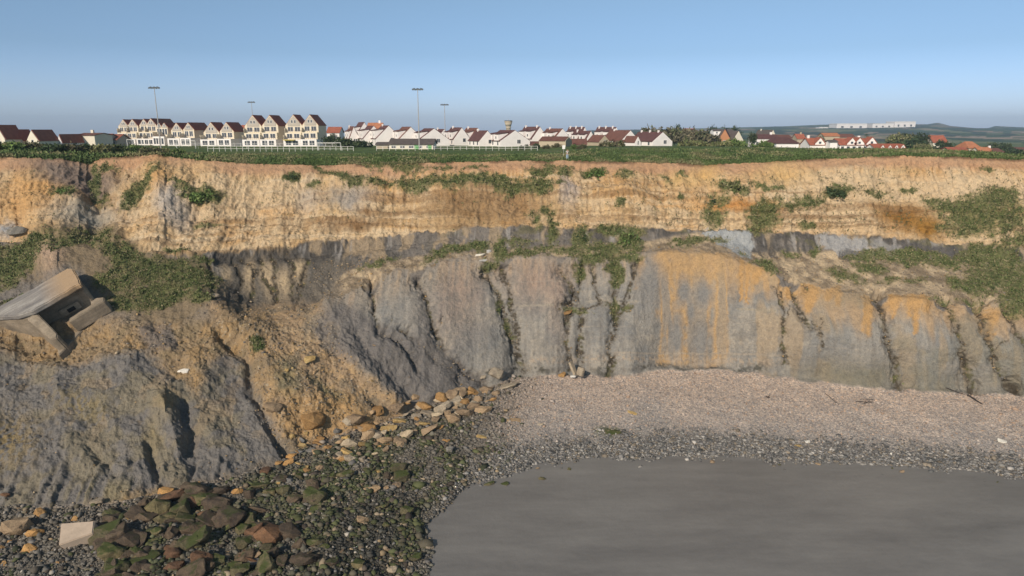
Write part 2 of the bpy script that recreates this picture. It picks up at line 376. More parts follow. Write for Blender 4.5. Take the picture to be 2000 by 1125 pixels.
# normals of the base surface
P0 = np.stack([X, YG, Z], -1)
def normals(P):
    du = np.gradient(P, axis=1); dv = np.gradient(P, axis=0); n = np.cross(du, dv)
    n /= np.linalg.norm(n, axis=-1, keepdims=True)+1e-9; f = np.where(n[..., 1] > 0, -1, 1)*np.where(abs(n[..., 1]) > .02, 1, np.sign(n[..., 2])*np.where(n[..., 1] > 0, -1, 1))
    return n*f[..., None]
Nn = normals(P0); Nn = np.stack([blur1(Nn[..., i], 6, 0) for i in range(3)], -1); Nn /= np.linalg.norm(Nn, axis=-1, keepdims=True)
PG = P0+Nn*D[..., None]
POOL = poly([(842,1600),(840,1100),(833,1026),(858,1003),(890,964),(926,946),(1002,922),(1054,906),(1180,894),(1400,894),(1600,906),(1750,907),(1850,916),(2000,937),(2400,985),(2400,1600)], 5)
zz = np.where(beach > .5, np.maximum(PG[..., 2], .035), PG[..., 2]); PG[..., 2] = zz*(1-POOL)+(-.12-.1*POOL)*POOL

# ---------------------------------------------------------------- colours of the ground (albedo only)
C = np.zeros(PG.shape, np.float32)
def mixin(col, m, k=1.0):
    global C
    m = np.clip(m*k, 0, 1)[..., None].astype(np.float32); C = C*(1-m)+np.array(col, np.float32)*m
n1 = fbm(X*.22, Z*.3, 4, 1); n2 = fbm(X*.8, Z*.8+YG*.4, 4, 5); n3 = fbmA(X*2.2, Z*.35, 4, 3); n4 = fbm(X*3, Z*3+YG, 3, 8)
TAN = (.52, .365, .20); ORG = (.51, .30, .125); CRM = (.57, .44, .285); RBR = (.30, .165, .10); BRN = (.23, .14, .07); CLAY = (.185, .165, .145)
DGR = (.08, .074, .068); LGR = (.30, .28, .26); GRN = (.055, .10, .022); OLV = (.12, .12, .045); DGN = (.03, .05, .016); SOIL = (.17, .13, .085); PNK = (.33, .23, .17)
C[:] = CLAY
U = 1-sstep(PYG, BT-2, BT+3)
mixin(TAN, U); mixin(CRM, U*sstep(n1, .42, .62), .75); mixin(ORG, U*sstep(fbm(X*.18+5, Z*.35, 3, 9), .5, .68), .7)
mixin(CRM, U*sstep(n3, .52, .72), .45); mixin(BRN, U*(sstep(n3, .5, .3)), .22); mixin((.30,.19,.10), U*sstep(vn(X*.045, Z*3.0+X*.05, 3)+(n4-.5)*.3, .74, .92), .5); mixin((.60,.49,.34), U*sstep(vn(X*.05, Z*2.4+X*.05, 8)+(n4-.5)*.3, .72, .92), .45)
mixin(CRM, U*sstep(PXG, 1200, 1700)*sstep(PYG, 330, 350), .5)
mixin((.42, .25, .15), U*(1-sstep(PYG, PY_E[None, :]+14, PY_E[None, :]+30)), .85)                      # reddish top soil
mixin(BRN, U*sstep(strat+(n4-.5)*.5, .88, 1.1)*sstep(PYG, BT-120, BT-70), .6)
mixin((.12,.075,.045), U*(1-sstep(PYG, PY_E[None, :]+2, PY_E[None, :]+7))*sstep(vn(X*.35, Z*.2, 9), .5, .62), .8)
mixin((.33,.22,.13), U*sstep(n4, .6, .75), .35)
mixin(CRM, U*sstep(strat, .62, .45)*sstep(PYG, BT-95, BT-50), .6)
for b, c, k in [((700,440,70,9,-6),BRN,.8),((640,435,60,6,-4),BRN,.7),((560,440,10,26,0),BRN,.45),((790,410,60,8,-5),BRN,.6),((905,395,60,24,-6),(.24,.15,.075),.75),
   ((960,420,120,26,-6),(.25,.16,.08),.5),((1000,390,70,34,0),(.26,.16,.08),.55),((720,412,16,10,0),BRN,.8),((480,430,60,6,0),BRN,.35),
   ((1760,425,60,26,8),(.27,.14,.04),.9),((1810,445,40,22,8),(.28,.15,.04),.9),((1740,410,50,8,6),BRN,.6),((1420,395,90,9,4),ORG,.8),((1450,400,70,14,6),(.40,.19,.06),.7),
   ((1330,400,120,5,2),ORG,.6),((1560,420,90,6,4),BRN,.5),((95,360,60,30,0),ORG,.7),((25,400,60,50,0),ORG,.6),((60,440,70,20,0),TAN,.6),
   ((140,335,95,24,6),(.20,.155,.125),.95),((170,360,50,26,0),(.19,.145,.12),.9),((180,382,46,8,0),(.28,.15,.05),.8),((170,415,70,30,0),(.30,.28,.24),.75),
   ((330,395,26,34,0),(.40,.36,.32),.75),((345,420,30,30,0),(.38,.33,.28),.6),((310,345,26,30,10),ORG,.6),((360,330,60,14,0),TAN,.7),((10,445,20,14,0),(.33,.33,.33),.8),
   ((660,390,30,16,0),(.33,.28,.22),.6),((690,380,50,18,0),(.30,.26,.22),.5),((600,385,26,30,0),(.34,.31,.28),.4),((690,395,20,24,0),LGR,.5),
   ((1110,375,14,30,0),(.36,.33,.33),.5),((1350,365,40,16,0),ORG,.4),((1330,345,30,14,0),(.52,.35,.15),.6),((1380,340,30,20,0),(.52,.34,.14),.6),
   ((1530,340,60,24,0),(.53,.36,.17),.7),((1650,360,70,30,0),CRM,.5),((1900,370,90,30,0),CRM,.6)]:
    mixin(c, blob(*b)*U, k)
# dark bed
BD = np.interp(PXS, [-230,240,300,400,480,560,620,660,700,760,820,900,1000,1100,1260,1370,1465,1600,1700,1800,1900,2230],
                    [-1,-1,-1,520,528,545,548,535,520,508,497,490,484,478,470,450,492,490,480,505,510,520])[None, :]
db = sstep(PYG, BT-1, BT+3)*(1-sstep(PYG, BD-8, BD+8)); mixin(DGR, db*sstep(n1+n4*.3, .42, .66), .95); mixin((.16,.14,.12), db*sstep(n3, .45, .6), .6); mixin((.34,.26,.17), db*sstep(fbm(X*.5, Z*.3, 4, 14), .56, .64), .75); mixin((.13,.12,.06), db*sstep(fbm(X*.35, Z*.5, 4, 7), .56, .68)*sstep(PXG, 800, 950), .6)
mixin(LGR, sstep(fbmA(X*1.1, Z*.25, 3, 7), .62, .75)*db, .8)
# bench
be = sstep(PYG, BD-2, BD+8)*(1-sstep(PYG, BROW-2, BROW+8))*sstep(PXG, 600, 660); mixin((.38,.29,.19), be, .8); mixin(CRM, be*sstep(n2, .5, .66), .7); mixin(SOIL, be*sstep(n2, .48, .35), .6)
mixin((.33,.34,.34), poly([(1372,449),(1465,452),(1468,500),(1440,496),(1395,478)],3), 1); mixin((.32,.315,.31), poly([(1602,460),(1690,466),(1700,494),(1640,498),(1600,480)],4), .9)
mixin((.30,.29,.28), poly([(1700,468),(1760,478),(1765,503),(1705,500)],5), .7); mixin((.08,.08,.08), poly([(1640,483),(1688,486),(1690,505),(1642,505)],3), .8)
mixin(DGR, poly([(1465,453),(1600,460),(1598,488),(1500,505),(1478,500)],5)*sstep(n3,.4,.6), .8); mixin((.09,.085,.085), poly([(1765,474),(1915,482),(1905,512),(1780,508)],5), .85)
# lower clay face
GHX = np.array([p[0][0][0] for p in GUL if p[0][0][1] < 600]); arch = np.zeros(NX)
for gx_ in GHX: arch = np.maximum(arch, np.exp(-((PXS-gx_)/15)**2))
BRC = BROW+arch[None, :]*26-5
lo = sstep(PYG+(n2-.5)*34, BRC-3, BRC+6)*sstep(PXG, 590, 640)*(1-beach)
mixin((.285,.268,.238), lo, .92); mixin((.33,.295,.245), lo*sstep(n1, .45, .65), .6); mixin((.19,.19,.185), lo*sstep(fbm(X*.3+9, Z*.3, 4, 2), .5, .66), .6)
mixin((.38,.28,.185), lo*(1-sstep(PYG, BROW+14, BROW+70))*(sstep(n3, .38, .62)*.6+.4), .7)
for b, k in [((900,560,40,50),.5),((1050,550,60,50),.6),((880,620,70,60),.25),((1090,600,20,70),.35)]: mixin((.34,.245,.185), blob(*b)*lo, k)
rill = fbmA(X*3.2, Z*.3, 3, 10); bedl = vn(X*.06, Z*3.4, 12)
mixin((.19,.175,.155), lo*sstep(rill, .5, .68), .4); mixin((.34,.30,.25), lo*sstep(bedl, .72, .9), .35); mixin((.17,.16,.145), lo*sstep(fbm(X*1.4, Z*.9, 4, 15), .54, .68), .45)
org = poly([(1245,505),(1300,490),(1440,500),(1530,525),(1560,560),(1540,600),(1520,565),(1460,575),(1435,560),(1420,640),(1415,716),(1285,716),(1290,640),(1270,560),(1240,570)],7)*lo
strk = fbmA(X*.75, Z*.07, 3, 6)
mixin((.46,.29,.13), org*sstep(strk+(n2-.5)*.35, .20, .55), .9); mixin((.25,.235,.21), org*sstep(strk+(n2-.5)*.25, .50, .64)*sstep(PYG, 510, 570), .8)
mixin((.42,.28,.15), lo*sstep(PXG, 1240, 1330)*(1-sstep(PYG+(n1-.5)*60+(strk-.5)*120, BROW+14, BROW+75)), .65)
mixin((.37,.27,.16), lo*sstep(PXG, 1300, 1460)*sstep(strk*.6+n1*.5, .56, .68), .5)
for b in [(1268,560,26,46),(1335,570,13,26),(1375,575,15,26),(1320,660,16,44),(1372,670,18,45),(1350,610,8,20)]: mixin((.215,.205,.19), blob(*b, 0, .4)*lo, .95)
for x_, w_, y0, y1 in [(1450,8,505,590),(1462,6,520,600),(1583,22,560,600),(1640,10,570,600),(1700,15,585,650),(1690,8,580,640),(1745,8,590,625),(1790,11,590,650),(1775,14,585,620),(1850,8,585,600),(1938,12,610,660),(1925,8,605,640),(1545,16,545,580),(1480,20,515,545),(1620,26,560,578),(1740,30,575,592),(1810,30,575,595)]:
    mixin((.44,.27,.12), stroke([(x_, y0),(x_, y1)], w_*1.25, .9, w_*.6)*lo*(.4+n2*1.1), 1.5)
mixin((.36,.29,.22), lo*stroke([(1040,705),(1200,700),(1300,704),(1540,708)],9,.3)*sstep(n4,.4,.6), .9); mixin((.33,.28,.22), lo*stroke([(1200,690),(1540,694)],3,.2), .8)
mixin((.34,.30,.24), lo*stroke([(1015,598),(1080,598)],3,.1), .8); mixin((.34,.30,.24), lo*stroke([(1150,588),(1200,590),(1245,592)],4,.3), .8); mixin((.33,.28,.2), lo*stroke([(1440,604),(1515,606)],3,.2), .7)
mixin((.20,.175,.12), lo*blob(1650,735,90,26), .6); mixin((.19,.17,.13), lo*sstep(PXG,1450,1700)*sstep(PYG, FOOT-90, FOOT-20), .45)
mixin((.155,.16,.13), lo*sstep(PXG, 1560, 1700)*sstep(n1,.4,.6), .4)
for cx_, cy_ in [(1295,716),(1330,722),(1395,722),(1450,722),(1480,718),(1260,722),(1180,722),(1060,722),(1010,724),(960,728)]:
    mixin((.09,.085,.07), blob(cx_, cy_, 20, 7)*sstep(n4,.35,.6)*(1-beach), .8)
# dark valley, gullies
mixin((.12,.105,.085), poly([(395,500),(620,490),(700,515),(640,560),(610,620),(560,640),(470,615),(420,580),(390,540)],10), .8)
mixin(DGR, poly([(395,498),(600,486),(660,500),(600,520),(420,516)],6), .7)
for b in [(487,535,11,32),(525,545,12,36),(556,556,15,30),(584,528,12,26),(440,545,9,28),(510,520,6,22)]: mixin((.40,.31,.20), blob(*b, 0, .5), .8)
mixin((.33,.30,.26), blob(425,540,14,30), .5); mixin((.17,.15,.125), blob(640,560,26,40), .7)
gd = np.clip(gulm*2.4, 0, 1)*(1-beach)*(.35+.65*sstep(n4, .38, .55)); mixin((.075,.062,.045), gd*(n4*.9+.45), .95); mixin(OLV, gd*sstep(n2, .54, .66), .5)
# slumps
deb = poly([(395,600),(470,600),(620,590),(650,650),(700,720),(790,790),(860,800),(760,850),(640,880),(560,890),(500,800),(495,690),(430,640)],14)*(1-beach*.6)
mixin((.34,.24,.145), deb, .95); mixin((.42,.285,.15), deb*sstep(n2, .5, .66), .7); mixin((.19,.155,.11), deb*sstep(fbm(X*.6+3,YG*.6,4,7), .5, .64), .8)
mixin((.40,.25,.11), poly([(560,770),(690,770),(740,830),(700,860),(560,850)],14), .6); mixin((.16,.15,.08), blob(560,740,26,34)+blob(640,760,40,10,35), .55)
sl = poly([(600,640),(640,600),(700,600),(780,650),(840,660),(950,745),(880,778),(800,800),(720,730),(680,700),(640,680)],12)*(1-beach)
mixin((.165,.15,.14), sl, .85); mixin((.12,.11,.10), sl*sstep(n3, .5, .62), .5); mixin((.30,.24,.17), blob(600,640,50,40)*sstep(n2,.45,.6), .5)
mnd = (1-sstep(PXG, 470, 560))*sstep(PYG, 600, 650)*(1-beach*.5)
mixin((.30,.215,.125), mnd, .9); mixin((.36,.235,.11), mnd*sstep(n2, .5, .66), .6); mixin((.20,.155,.09), mnd*sstep(n2, .46, .34), .6)
cl = poly([(-230,700),(20,690),(100,720),(200,700),(290,690),(340,740),(390,780),(400,720),(440,690),(485,700),(490,760),(550,840),(560,900),(420,940),(300,960),(150,990),(-230,1000)],14)
mixin((.175,.165,.155), cl, .95); mixin((.14,.134,.13), cl*sstep(n2, .46, .66), .5); mixin((.23,.195,.125), cl*sstep(fbm(X*.35,YG*.4,4,5), .52, .68), .6); mixin((.30,.23,.15), cl*sstep(fbm(X*.5+7,YG*.5,5,9), .56, .66)*(1-sstep(PYG, 800, 900)), .6)
mixin((.24,.19,.10), blob(165,790,60,26,20)*sstep(n4,.4,.55), .7); mixin((.24,.18,.09), blob(20,860,60,60)*sstep(n4,.4,.55), .7); mixin((.27,.22,.13), blob(325,800,20,30)+blob(300,850,16,26), .7)
mixin((.22,.185,.11), blob(210,960,110,26)*sstep(cr,.45,.6), .6); mixin((.10,.095,.095), poly([(400,720),(440,690),(485,700),(490,760),(470,790),(410,780)],8)*sstep(n2,.35,.6), .6)
mixin((.12,.115,.12), poly([(275,640),(330,640),(345,680),(320,690),(285,690)],8), .7)
# green slope left
gl = poly([(-230,500),(0,480),(90,455),(200,420),(260,470),(300,500),(400,505),(440,560),(420,600),(330,640),(200,600),(150,520),(0,560),(-230,600)],12)
mixin((.21,.16,.10), gl, .9)
veg = np.zeros_like(X); VEGB = [
 (60,490,60,22,-25,1.4),(20,520,50,30,-25,1.4),(140,470,60,14,-30,.8),(190,455,30,30,0,.8),(240,500,40,30,30,1.1),(300,530,70,26,10,1.2),(370,545,60,30,10,1.2),(230,545,50,26,0,1.0),(310,575,70,24,0,1.2),(390,590,30,12,0,1.0),(350,515,40,14,0,.9),(250,590,50,20,10,1.0),
 (150,455,70,20,-20,.6),(210,480,26,30,0,.8),(25,590,40,10,-30,.8),(-60,520,90,60,0,1.2),
 (125,375,26,12,0,1.2),(185,350,14,26,0,1.2),(200,380,20,10,0,1),(262,375,16,40,35,1.2),(290,350,14,30,35,1.1),(390,378,46,18,10,1.3),(350,360,30,6,10,1),(395,440,40,6,0,.8),(215,320,30,8,0,.8),(180,320,12,14,0,1),(345,490,26,7,0,1.1),(400,505,20,10,0,1),
 (505,680,16,16,0,1.2),(572,342,14,8,0,1.3),(640,340,34,10,16,1),(680,352,34,12,26,1.2),(610,362,24,7,0,.8),(735,325,20,8,0,1.1),(795,328,40,9,6,1.2),(860,328,30,6,0,.8),(930,331,40,5,0,.8),
 (740,365,50,10,0,.8),(820,360,60,16,0,1.1),(890,358,50,18,0,1.2),(960,358,60,16,0,1.2),(1000,372,40,12,0,1),(1060,335,34,12,0,1.3),(1050,365,34,16,0,1.2),(1110,340,20,12,0,1),(1160,334,26,9,0,1.3),(1220,345,18,14,0,.9),(1095,365,14,8,0,.9),
 (1060,415,34,14,0,.8),(1080,450,9,26,0,1.3),(1050,430,14,16,0,.8),(1210,400,12,9,0,1),(1425,365,34,10,25,1.2),(1410,355,20,8,0,1),(1400,385,26,14,0,.9),(1395,420,22,26,0,1.2),(1330,380,10,6,0,1.1),(1335,335,14,6,0,1),(1300,345,40,7,10,.5),
 (1490,370,36,7,14,1),(1520,367,20,6,0,1),(1490,420,34,30,0,1.2),(1475,440,20,16,0,1),(1540,400,50,16,0,.7),(1580,390,40,14,0,.9),(1635,375,32,11,0,1.2),(1575,440,26,12,0,.8),(1700,380,50,8,0,.7),(1780,370,16,7,0,1),(1930,328,14,4,0,.9),
 (1860,405,60,16,10,1.3),(1930,400,60,26,-5,1.4),(1900,430,70,26,10,1.2),(1960,430,60,30,0,1),(1870,450,60,20,10,.7),(1980,470,50,20,0,.8),(2080,420,90,60,0,1),
 (1135,465,18,24,0,1.15),(1190,452,36,12,0,1.15),(1230,470,26,26,0,1.2),(1160,500,44,18,0,1.1),(1220,502,34,12,0,1.1),(1078,450,7,30,0,1.3),(1180,485,60,10,0,1.2),(1110,492,50,8,-4,1),(1040,487,60,7,-4,1.3),(975,487,10,26,0,1.2),(900,486,60,9,-6,1.3),(855,500,40,8,-16,1),(740,515,50,6,-20,.9),(1010,470,60,14,0,.6),
 (960,510,20,12,0,1.1),(1130,530,14,20,0,1.1),(1200,530,16,26,0,1.3),(1205,600,10,26,0,.9),(1225,600,12,8,0,.9),(1350,470,50,9,-8,1.1),(1400,470,26,7,0,.9),(1540,495,20,8,0,1.2),(1590,490,14,14,0,.8),(1500,520,26,12,30,1.1),(1450,490,30,6,20,.6),
 (1700,498,46,12,0,1.2),(1780,500,60,14,0,1.3),(1850,512,60,14,0,1.2),(1700,520,40,12,10,1),(1930,500,60,24,0,1.4),(1960,540,70,34,0,1.4),(1900,560,50,16,20,1.1),(1990,590,40,30,0,1.3),(1660,540,60,14,10,.7),(1760,545,80,10,0,.6),(2060,560,80,60,0,1.3),(1900,590,20,8,0,1),(1840,580,50,8,10,.6),
 (975,600,9,30,0,.6),(1000,640,9,30,-20,.7),(1130,610,30,8,0,.7),(1760,745,14,8,0,.9),(1480,512,20,8,0,.8)]
vn_ = fbm(X*1.2, Z*1.3+YG*.8, 5, 10, .7)
for b in VEGB:
    v_ = np.clip(blob(*b[:5])*b[5]*.86, 0, 1.5)*(.05+vn_*1.9); veg = np.maximum(veg, v_)
vegm = sstep(veg, .48, 1.0); veg_soft = sstep(veg, .34, .62)
mixin((.16,.15,.065), veg_soft*(1-beach), .6); mixin((.115,.13,.05), vegm, .75); mixin((.045,.075,.022), vegm*sstep(n2, .54, .66), .6); mixin((.18,.17,.08), vegm*sstep(n4,.55,.7), .5)
# loose debris speckles
spk = sstep(vn(X*5.5, Z*5.5+YG*3, 3), .84, .9); mixin((.45,.38,.28), spk*(deb+mnd*.6*(1-cl)+be*.7)*(1-beach), .6)
mixin((.42,.30,.21), blob(102,508,30,26), .8)
# ---- beach colours
bz = sstep(PYG, FOOT-3, FOOT+5+4*(n4-.5)); dn = (PYG-FOOT)/(PY_SHORE[None, :]-FOOT)
mixin((.41,.355,.31), bz, 1); mixin((.46,.375,.31), bz*(1-sstep(dn+n1*.3, .25, .6)), .8); mixin((.33,.31,.29), bz*sstep(dn+n1*.5, .55, .9), .7)
mixin((.15,.145,.14), bz*sstep(dn+n2*.35, .86, 1.08)*sstep(PXG, 820, 1100), .85); mixin((.22,.21,.20), bz*sstep(dn+n2*.35, .72, .95)*sstep(PXG, 820, 1100), .5)
rz = bz*(1-sstep(PXG+PYG*.3, 1150, 1320)); mixin((.12,.11,.09), rz, .9)
alg = poly([(240,1060),(420,960),(560,900),(700,860),(880,830),(980,870),(1000,910),(900,960),(850,1020),(830,1140),(830,1330),(200,1330)],26)
mixin((.075,.08,.04), alg*sstep(n2+n1*.3, .5, .75), .85); mixin((.10,.125,.045), alg*sstep(n2, .54, .7), .7); mixin((.02,.022,.018), poly([(640,1000),(740,950),(820,960),(800,1080),(700,1330),(560,1330)],26), .7)
mixin((.07,.09,.035), bz*blob(1195,845,22,8), 1); mixin((.07,.09,.035), bz*stroke([(1000,890),(1100,888),(1240,884)],10)*sstep(n2,.45,.6), .8)
C = np.clip(C, .012, .85)

# ---------------------------------------------------------------- build the sheet as cliff and beach
idx = np.arange(NR*NX).reshape(NR, NX)
Q = np.stack([idx[:-1, :-1], idx[1:, :-1], idx[1:, 1:], idx[:-1, 1:]], -1)
isb = (PYG > FOOT)[:-1, :-1]
def sub_mesh(name, F, mat):
    F = F.reshape(-1, 4); u, inv = np.unique(F.ravel(), return_inverse=True)
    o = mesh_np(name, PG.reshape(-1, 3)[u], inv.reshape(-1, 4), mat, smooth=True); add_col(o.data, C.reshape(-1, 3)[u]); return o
cliff = tag(sub_mesh('cliff', Q[~isb], M['cliff']), 'layered ochre and grey clay sea cliff with slumped ground at its left foot', 'cliff', kind='structure')
beach_o = tag(sub_mesh('beach', Q[isb], M['shingle']), 'shingle beach below the cliff', 'beach', kind='structure')

def row_of(px, py):
    c = int(np.clip(round((px-PXS[0])/(PXS[1]-PXS[0])), 0, NX-1)); r = int(np.clip(np.searchsorted(PYG[:, c], py), 0, NR-1)); return r, c
def surf(px, py):
    r, c = row_of(px, py); return Vector(PG[r, c])
NF = normals(PG); NF *= np.where(NF[..., 1:2] > 0, -1, 1)
def surfn(px, py):
    r, c = row_of(px, py); return Vector(NF[r, c])

# ---------------------------------------------------------------- plateau, far land and hills (fan of bearings)
PB = np.array([-400, 250, 350, 450, 700, 1080, 1150, 1300, 1500, 1700, 1800, 1900, 2000, 2400.])
#              +3,  +12,  +28,  200,  250,  400,  800, 1500, 2500, 3600, 7000
YS = np.array([200, 250, 400, 800, 1500, 2500, 3600, 4200.])
ZB = {-400:[33.8,34.3,33.8,32.6,32.3,30.5,26,17,6,2,0],250:[33.8,34.2,33.7,32.6,32.3,30.5,26,17,6,2,0],350:[33.5,33.6,33,32.5,32.3,30.5,26,17,6,2,0],
 450:[33.0,33.0,32.7,32.4,32.3,30.5,26,17,6,2,0],700:[33.0,33.0,32.7,32.4,32.3,30.5,26,17,6,2,0],1080:[33.0,33.0,32.7,32.4,32.3,30.5,26,17,6,2,0],
 1150:[32.9,33.3,33.7,33.2,32.2,30,27,26,28,32,0],1300:[32.9,33.4,33.9,33.2,32.0,29,25,25,32,38,0],1500:[33.0,33.6,33.8,33.0,31.5,27,22,24,40,50,0],
 1700:[33.5,34.2,34.1,32.0,30.5,25,18,24,42,62,0],1800:[33.9,34.3,33.8,31.0,29.5,24,16,24,46,62,0],1900:[33.8,34.0,33.0,30.4,28.8,24,16,22,38,42,0],
 2000:[33.3,33.2,32.3,29.5,28.2,24,16,22,36,44,0],2400:[33.0,32.6,31.5,29,28,24,16,22,36,44,0]}
HT = np.interp(PXS, [-400,1300,1400,1450,1520,1600,1700,1800,1825,1850,1920,1936,2000,2400], [260,252.5,250.5,249,247,243.5,240.5,243.5,239.5,246,252,246,249,250])  # skyline of the last hill
def zground(px, Y):
    px = float(px); Ye = float(np.interp(px, PXS, Y_E)); Ze = float(np.interp(px, PXS, Z_E))
    ys = [Ye, Ye+3, Ye+12, Ye+28]+list(YS); zs = [Ze]+[float(np.interp(px, PB, [ZB[int(b)][k] for b in PB])) for k in range(11)]
    i = 4+6; zs[i] = max(zs[i], H-float(slope(np.interp(px, PXS, HT)))*3600) if px > 1350 else zs[i]
    return float(np.interp(Y, ys, zs))
cols = np.linspace(-230, 2230, 620); Yst = []
YR = np.concatenate([np.array([0, .4, 1.2, 3, 5, 8, 12, 16, 20, 24, 28]), np.geomspace(34, 3480, 84)])
Vp = np.zeros((len(YR), len(cols), 3)); PE = np.array([np.interp(cols, PXS, PG[0, :, i]) for i in range(3)]).T
for ci, px in enumerate(cols):
    Ye = np.interp(px, PXS, Y_E)
    for ri, d in enumerate(YR):
        Y = Ye+d; z = zground(px, Y); bx = (px-1000)/FPX/1.02
        Vp[ri, ci] = (bx*Y, Y, z)
bump_ = fbm(Vp[..., 0]*.12, Vp[..., 1]*.12, 4, 2)-.5
Vp[1:, :, 2] += bump_[1:]*np.clip(YR[1:, None]/6, 0, 1)*np.where(YR[1:, None] < 60, .9, .3)
far = YR[:, None] > 900
Vp[..., 2] += np.where(far, (fbm(Vp[..., 0]*.004, Vp[..., 1]*.002, 4, 6)-.5)*7, 0)*(YR[:, None] < 3300)
w0 = np.clip(1-YR[:, None]/6, 0, 1)[..., None]; dlt = PE[None]-Vp[0][None]; Vp = Vp+dlt*w0**2          # meets the cliff edge exactly
idp = np.arange(Vp.shape[0]*Vp.shape[1]).reshape(Vp.shape[:2])
Qp = np.stack([idp[:-1, :-1], idp[:-1, 1:], idp[1:, 1:], idp[1:, :-1]], -1)
near_rows = YR[:-1] < 420
xg, yg = Vp[..., 0], Vp[..., 1]
g1 = fbm(xg*.25, yg*.1, 4, 3); g2 = fbm(xg*.03, yg*.02, 4, 4)
Cp = np.zeros(Vp.shape, np.float32); Cp[:] = (.085, .13, .035)
def mp(col, m):
    global Cp
    m = np.clip(m, 0, 1)[..., None]; Cp = Cp*(1-m)+np.array(col)*m
mp((.14,.14,.06), sstep(g1, .5, .65)); mp((.05,.085,.02), sstep(g1, .48, .35)); mp((.20,.15,.09), (YR[:, None] < 1.5)*.7*sstep(g1, .4, .6))
mp((.11,.15,.05), (YR[:, None] > 30)*.5)
fl = np.floor(vn(xg*.006, yg*.0022, 5)*7+vn(xg*.02, yg*.004, 6)*2)
fr = (np.abs(np.sin(fl*12.9))*43758) % 1
farC = np.where(fr[..., None] < .35, (.05,.085,.035), np.where(fr[..., None] < .55, (.12,.17,.07), np.where(fr[..., None] < .85, (.34,.25,.18), (.18,.19,.09))))
Cp = np.where(far[..., None], farC, Cp); hed = sstep(fbm(xg*.012, yg*.006, 4, 9), .52, .56)*far; mp((.022,.04,.022), hed*.9)
def pm(name, F, mat):
    F = F.reshape(-1, 4); u, inv = np.unique(F.ravel(), return_inverse=True)
    o = mesh_np(name, Vp.reshape(-1, 3)[u], inv.reshape(-1, 4), mat, smooth=True); add_col(o.data, Cp.reshape(-1, 3)[u]); return o
M['turf'] = earth_mat('turf', 3.0, .2, .5)
tag(pm('plateau', Qp[near_rows], M['turf']), 'grassy plateau on top of the cliff', 'ground', kind='structure')
tag(pm('hills', Qp[~near_rows], M['turf']), 'distant hills and fields', 'hills', kind='structure')
bg = mesh_np('ground', [(-9000,-2000,-1.5),(9000,-2000,-1.5),(9000,3900,-1.5),(-9000,3900,-1.5)], [(0,1,2,3)], plain('sea_bed', (.1,.1,.1)))
tag(bg, 'flat ground', 'ground', kind='structure')
# tidal pool
m, N, L, P = newmat('wet_sand'); g = N.new('ShaderNodeNewGeometry')
mpn = N.new('ShaderNodeMapping'); mpn.inputs['Scale'].default_value = (.06, .22, 1); L.new(g.outputs['Position'], mpn.inputs[0])
t1 = noise_node(N, L, mpn.outputs[0], 1.0, 9, .72)
L.new(ramp(N, L, t1.outputs[0], [(.3, (.14, .132, .124)), (.7, (.235, .222, .205))]).outputs[0], P.inputs['Base Color'])
P.inputs['Roughness'].default_value = .38; P.inputs['Specular IOR Level'].default_value = .5
t2 = noise_node(N, L, g.outputs['Position'], 1.3, 7, .65); b = N.new('ShaderNodeBump'); b.inputs['Distance'].default_value = .05; L.new(t2.outputs[0], b.inputs['Height']); L.new(b.outputs[0], P.inputs['Normal'])
M['pool'] = m
gx = np.linspace(-200, 200, 2)
pool = mesh_np('tidal_pool', [(-220,-60,0),(220,-60,0),(220,86,0),(-220,86,0)], [(0,1,2,3)], M['pool'])
tag(pool, 'smooth grey tidal pool in front of the shingle', 'water', kind='structure')
#PART2
# ---------------------------------------------------------------- plants
def leaf_mat(name, rough=.7):
    m, N, L, P = newmat(name); a = N.new('ShaderNodeVertexColor'); a.layer_name = 'Col'
    L.new(a.outputs[0], P.inputs['Base Color']); P.inputs['Roughness'].default_value = rough; P.inputs['Specular IOR Level'].default_value = .2
    return m
M['leaf'] = leaf_mat('leaves'); M['grassm'] = leaf_mat('grass_blades', .8)
M['bark'] = plain('bark', (.13, .10, .07), .9, .3, 3)
def tri_cloud(Pc, size, col, up=.0, seed=1, k=1):
    """k small triangles at every point, random directions, colour per triangle"""
    r = np.random.default_rng(seed); n = len(Pc)*k; Pc = np.repeat(Pc, k, 0); col = np.repeat(col, k, 0); size = np.repeat(size, k)
    a = r.normal(size=(n, 3)); a[:, 2] += up; a /= np.linalg.norm(a, axis=1, keepdims=True)
    b = np.cross(a, r.normal(size=(n, 3))); b /= np.linalg.norm(b, axis=1, keepdims=True)+1e-9
    o = Pc+r.normal(size=(n, 3))*size[:, None]*.35*(k > 1)
    V = np.stack([o-b*size[:, None]*.38, o+b*size[:, None]*.38, o+a*size[:, None]], 1).reshape(-1, 3)
    c = np.repeat(col*r.uniform(.65, 1.4, (n, 1)), 3, 0)
    return V, np.arange(n*3).reshape(-1, 3), c
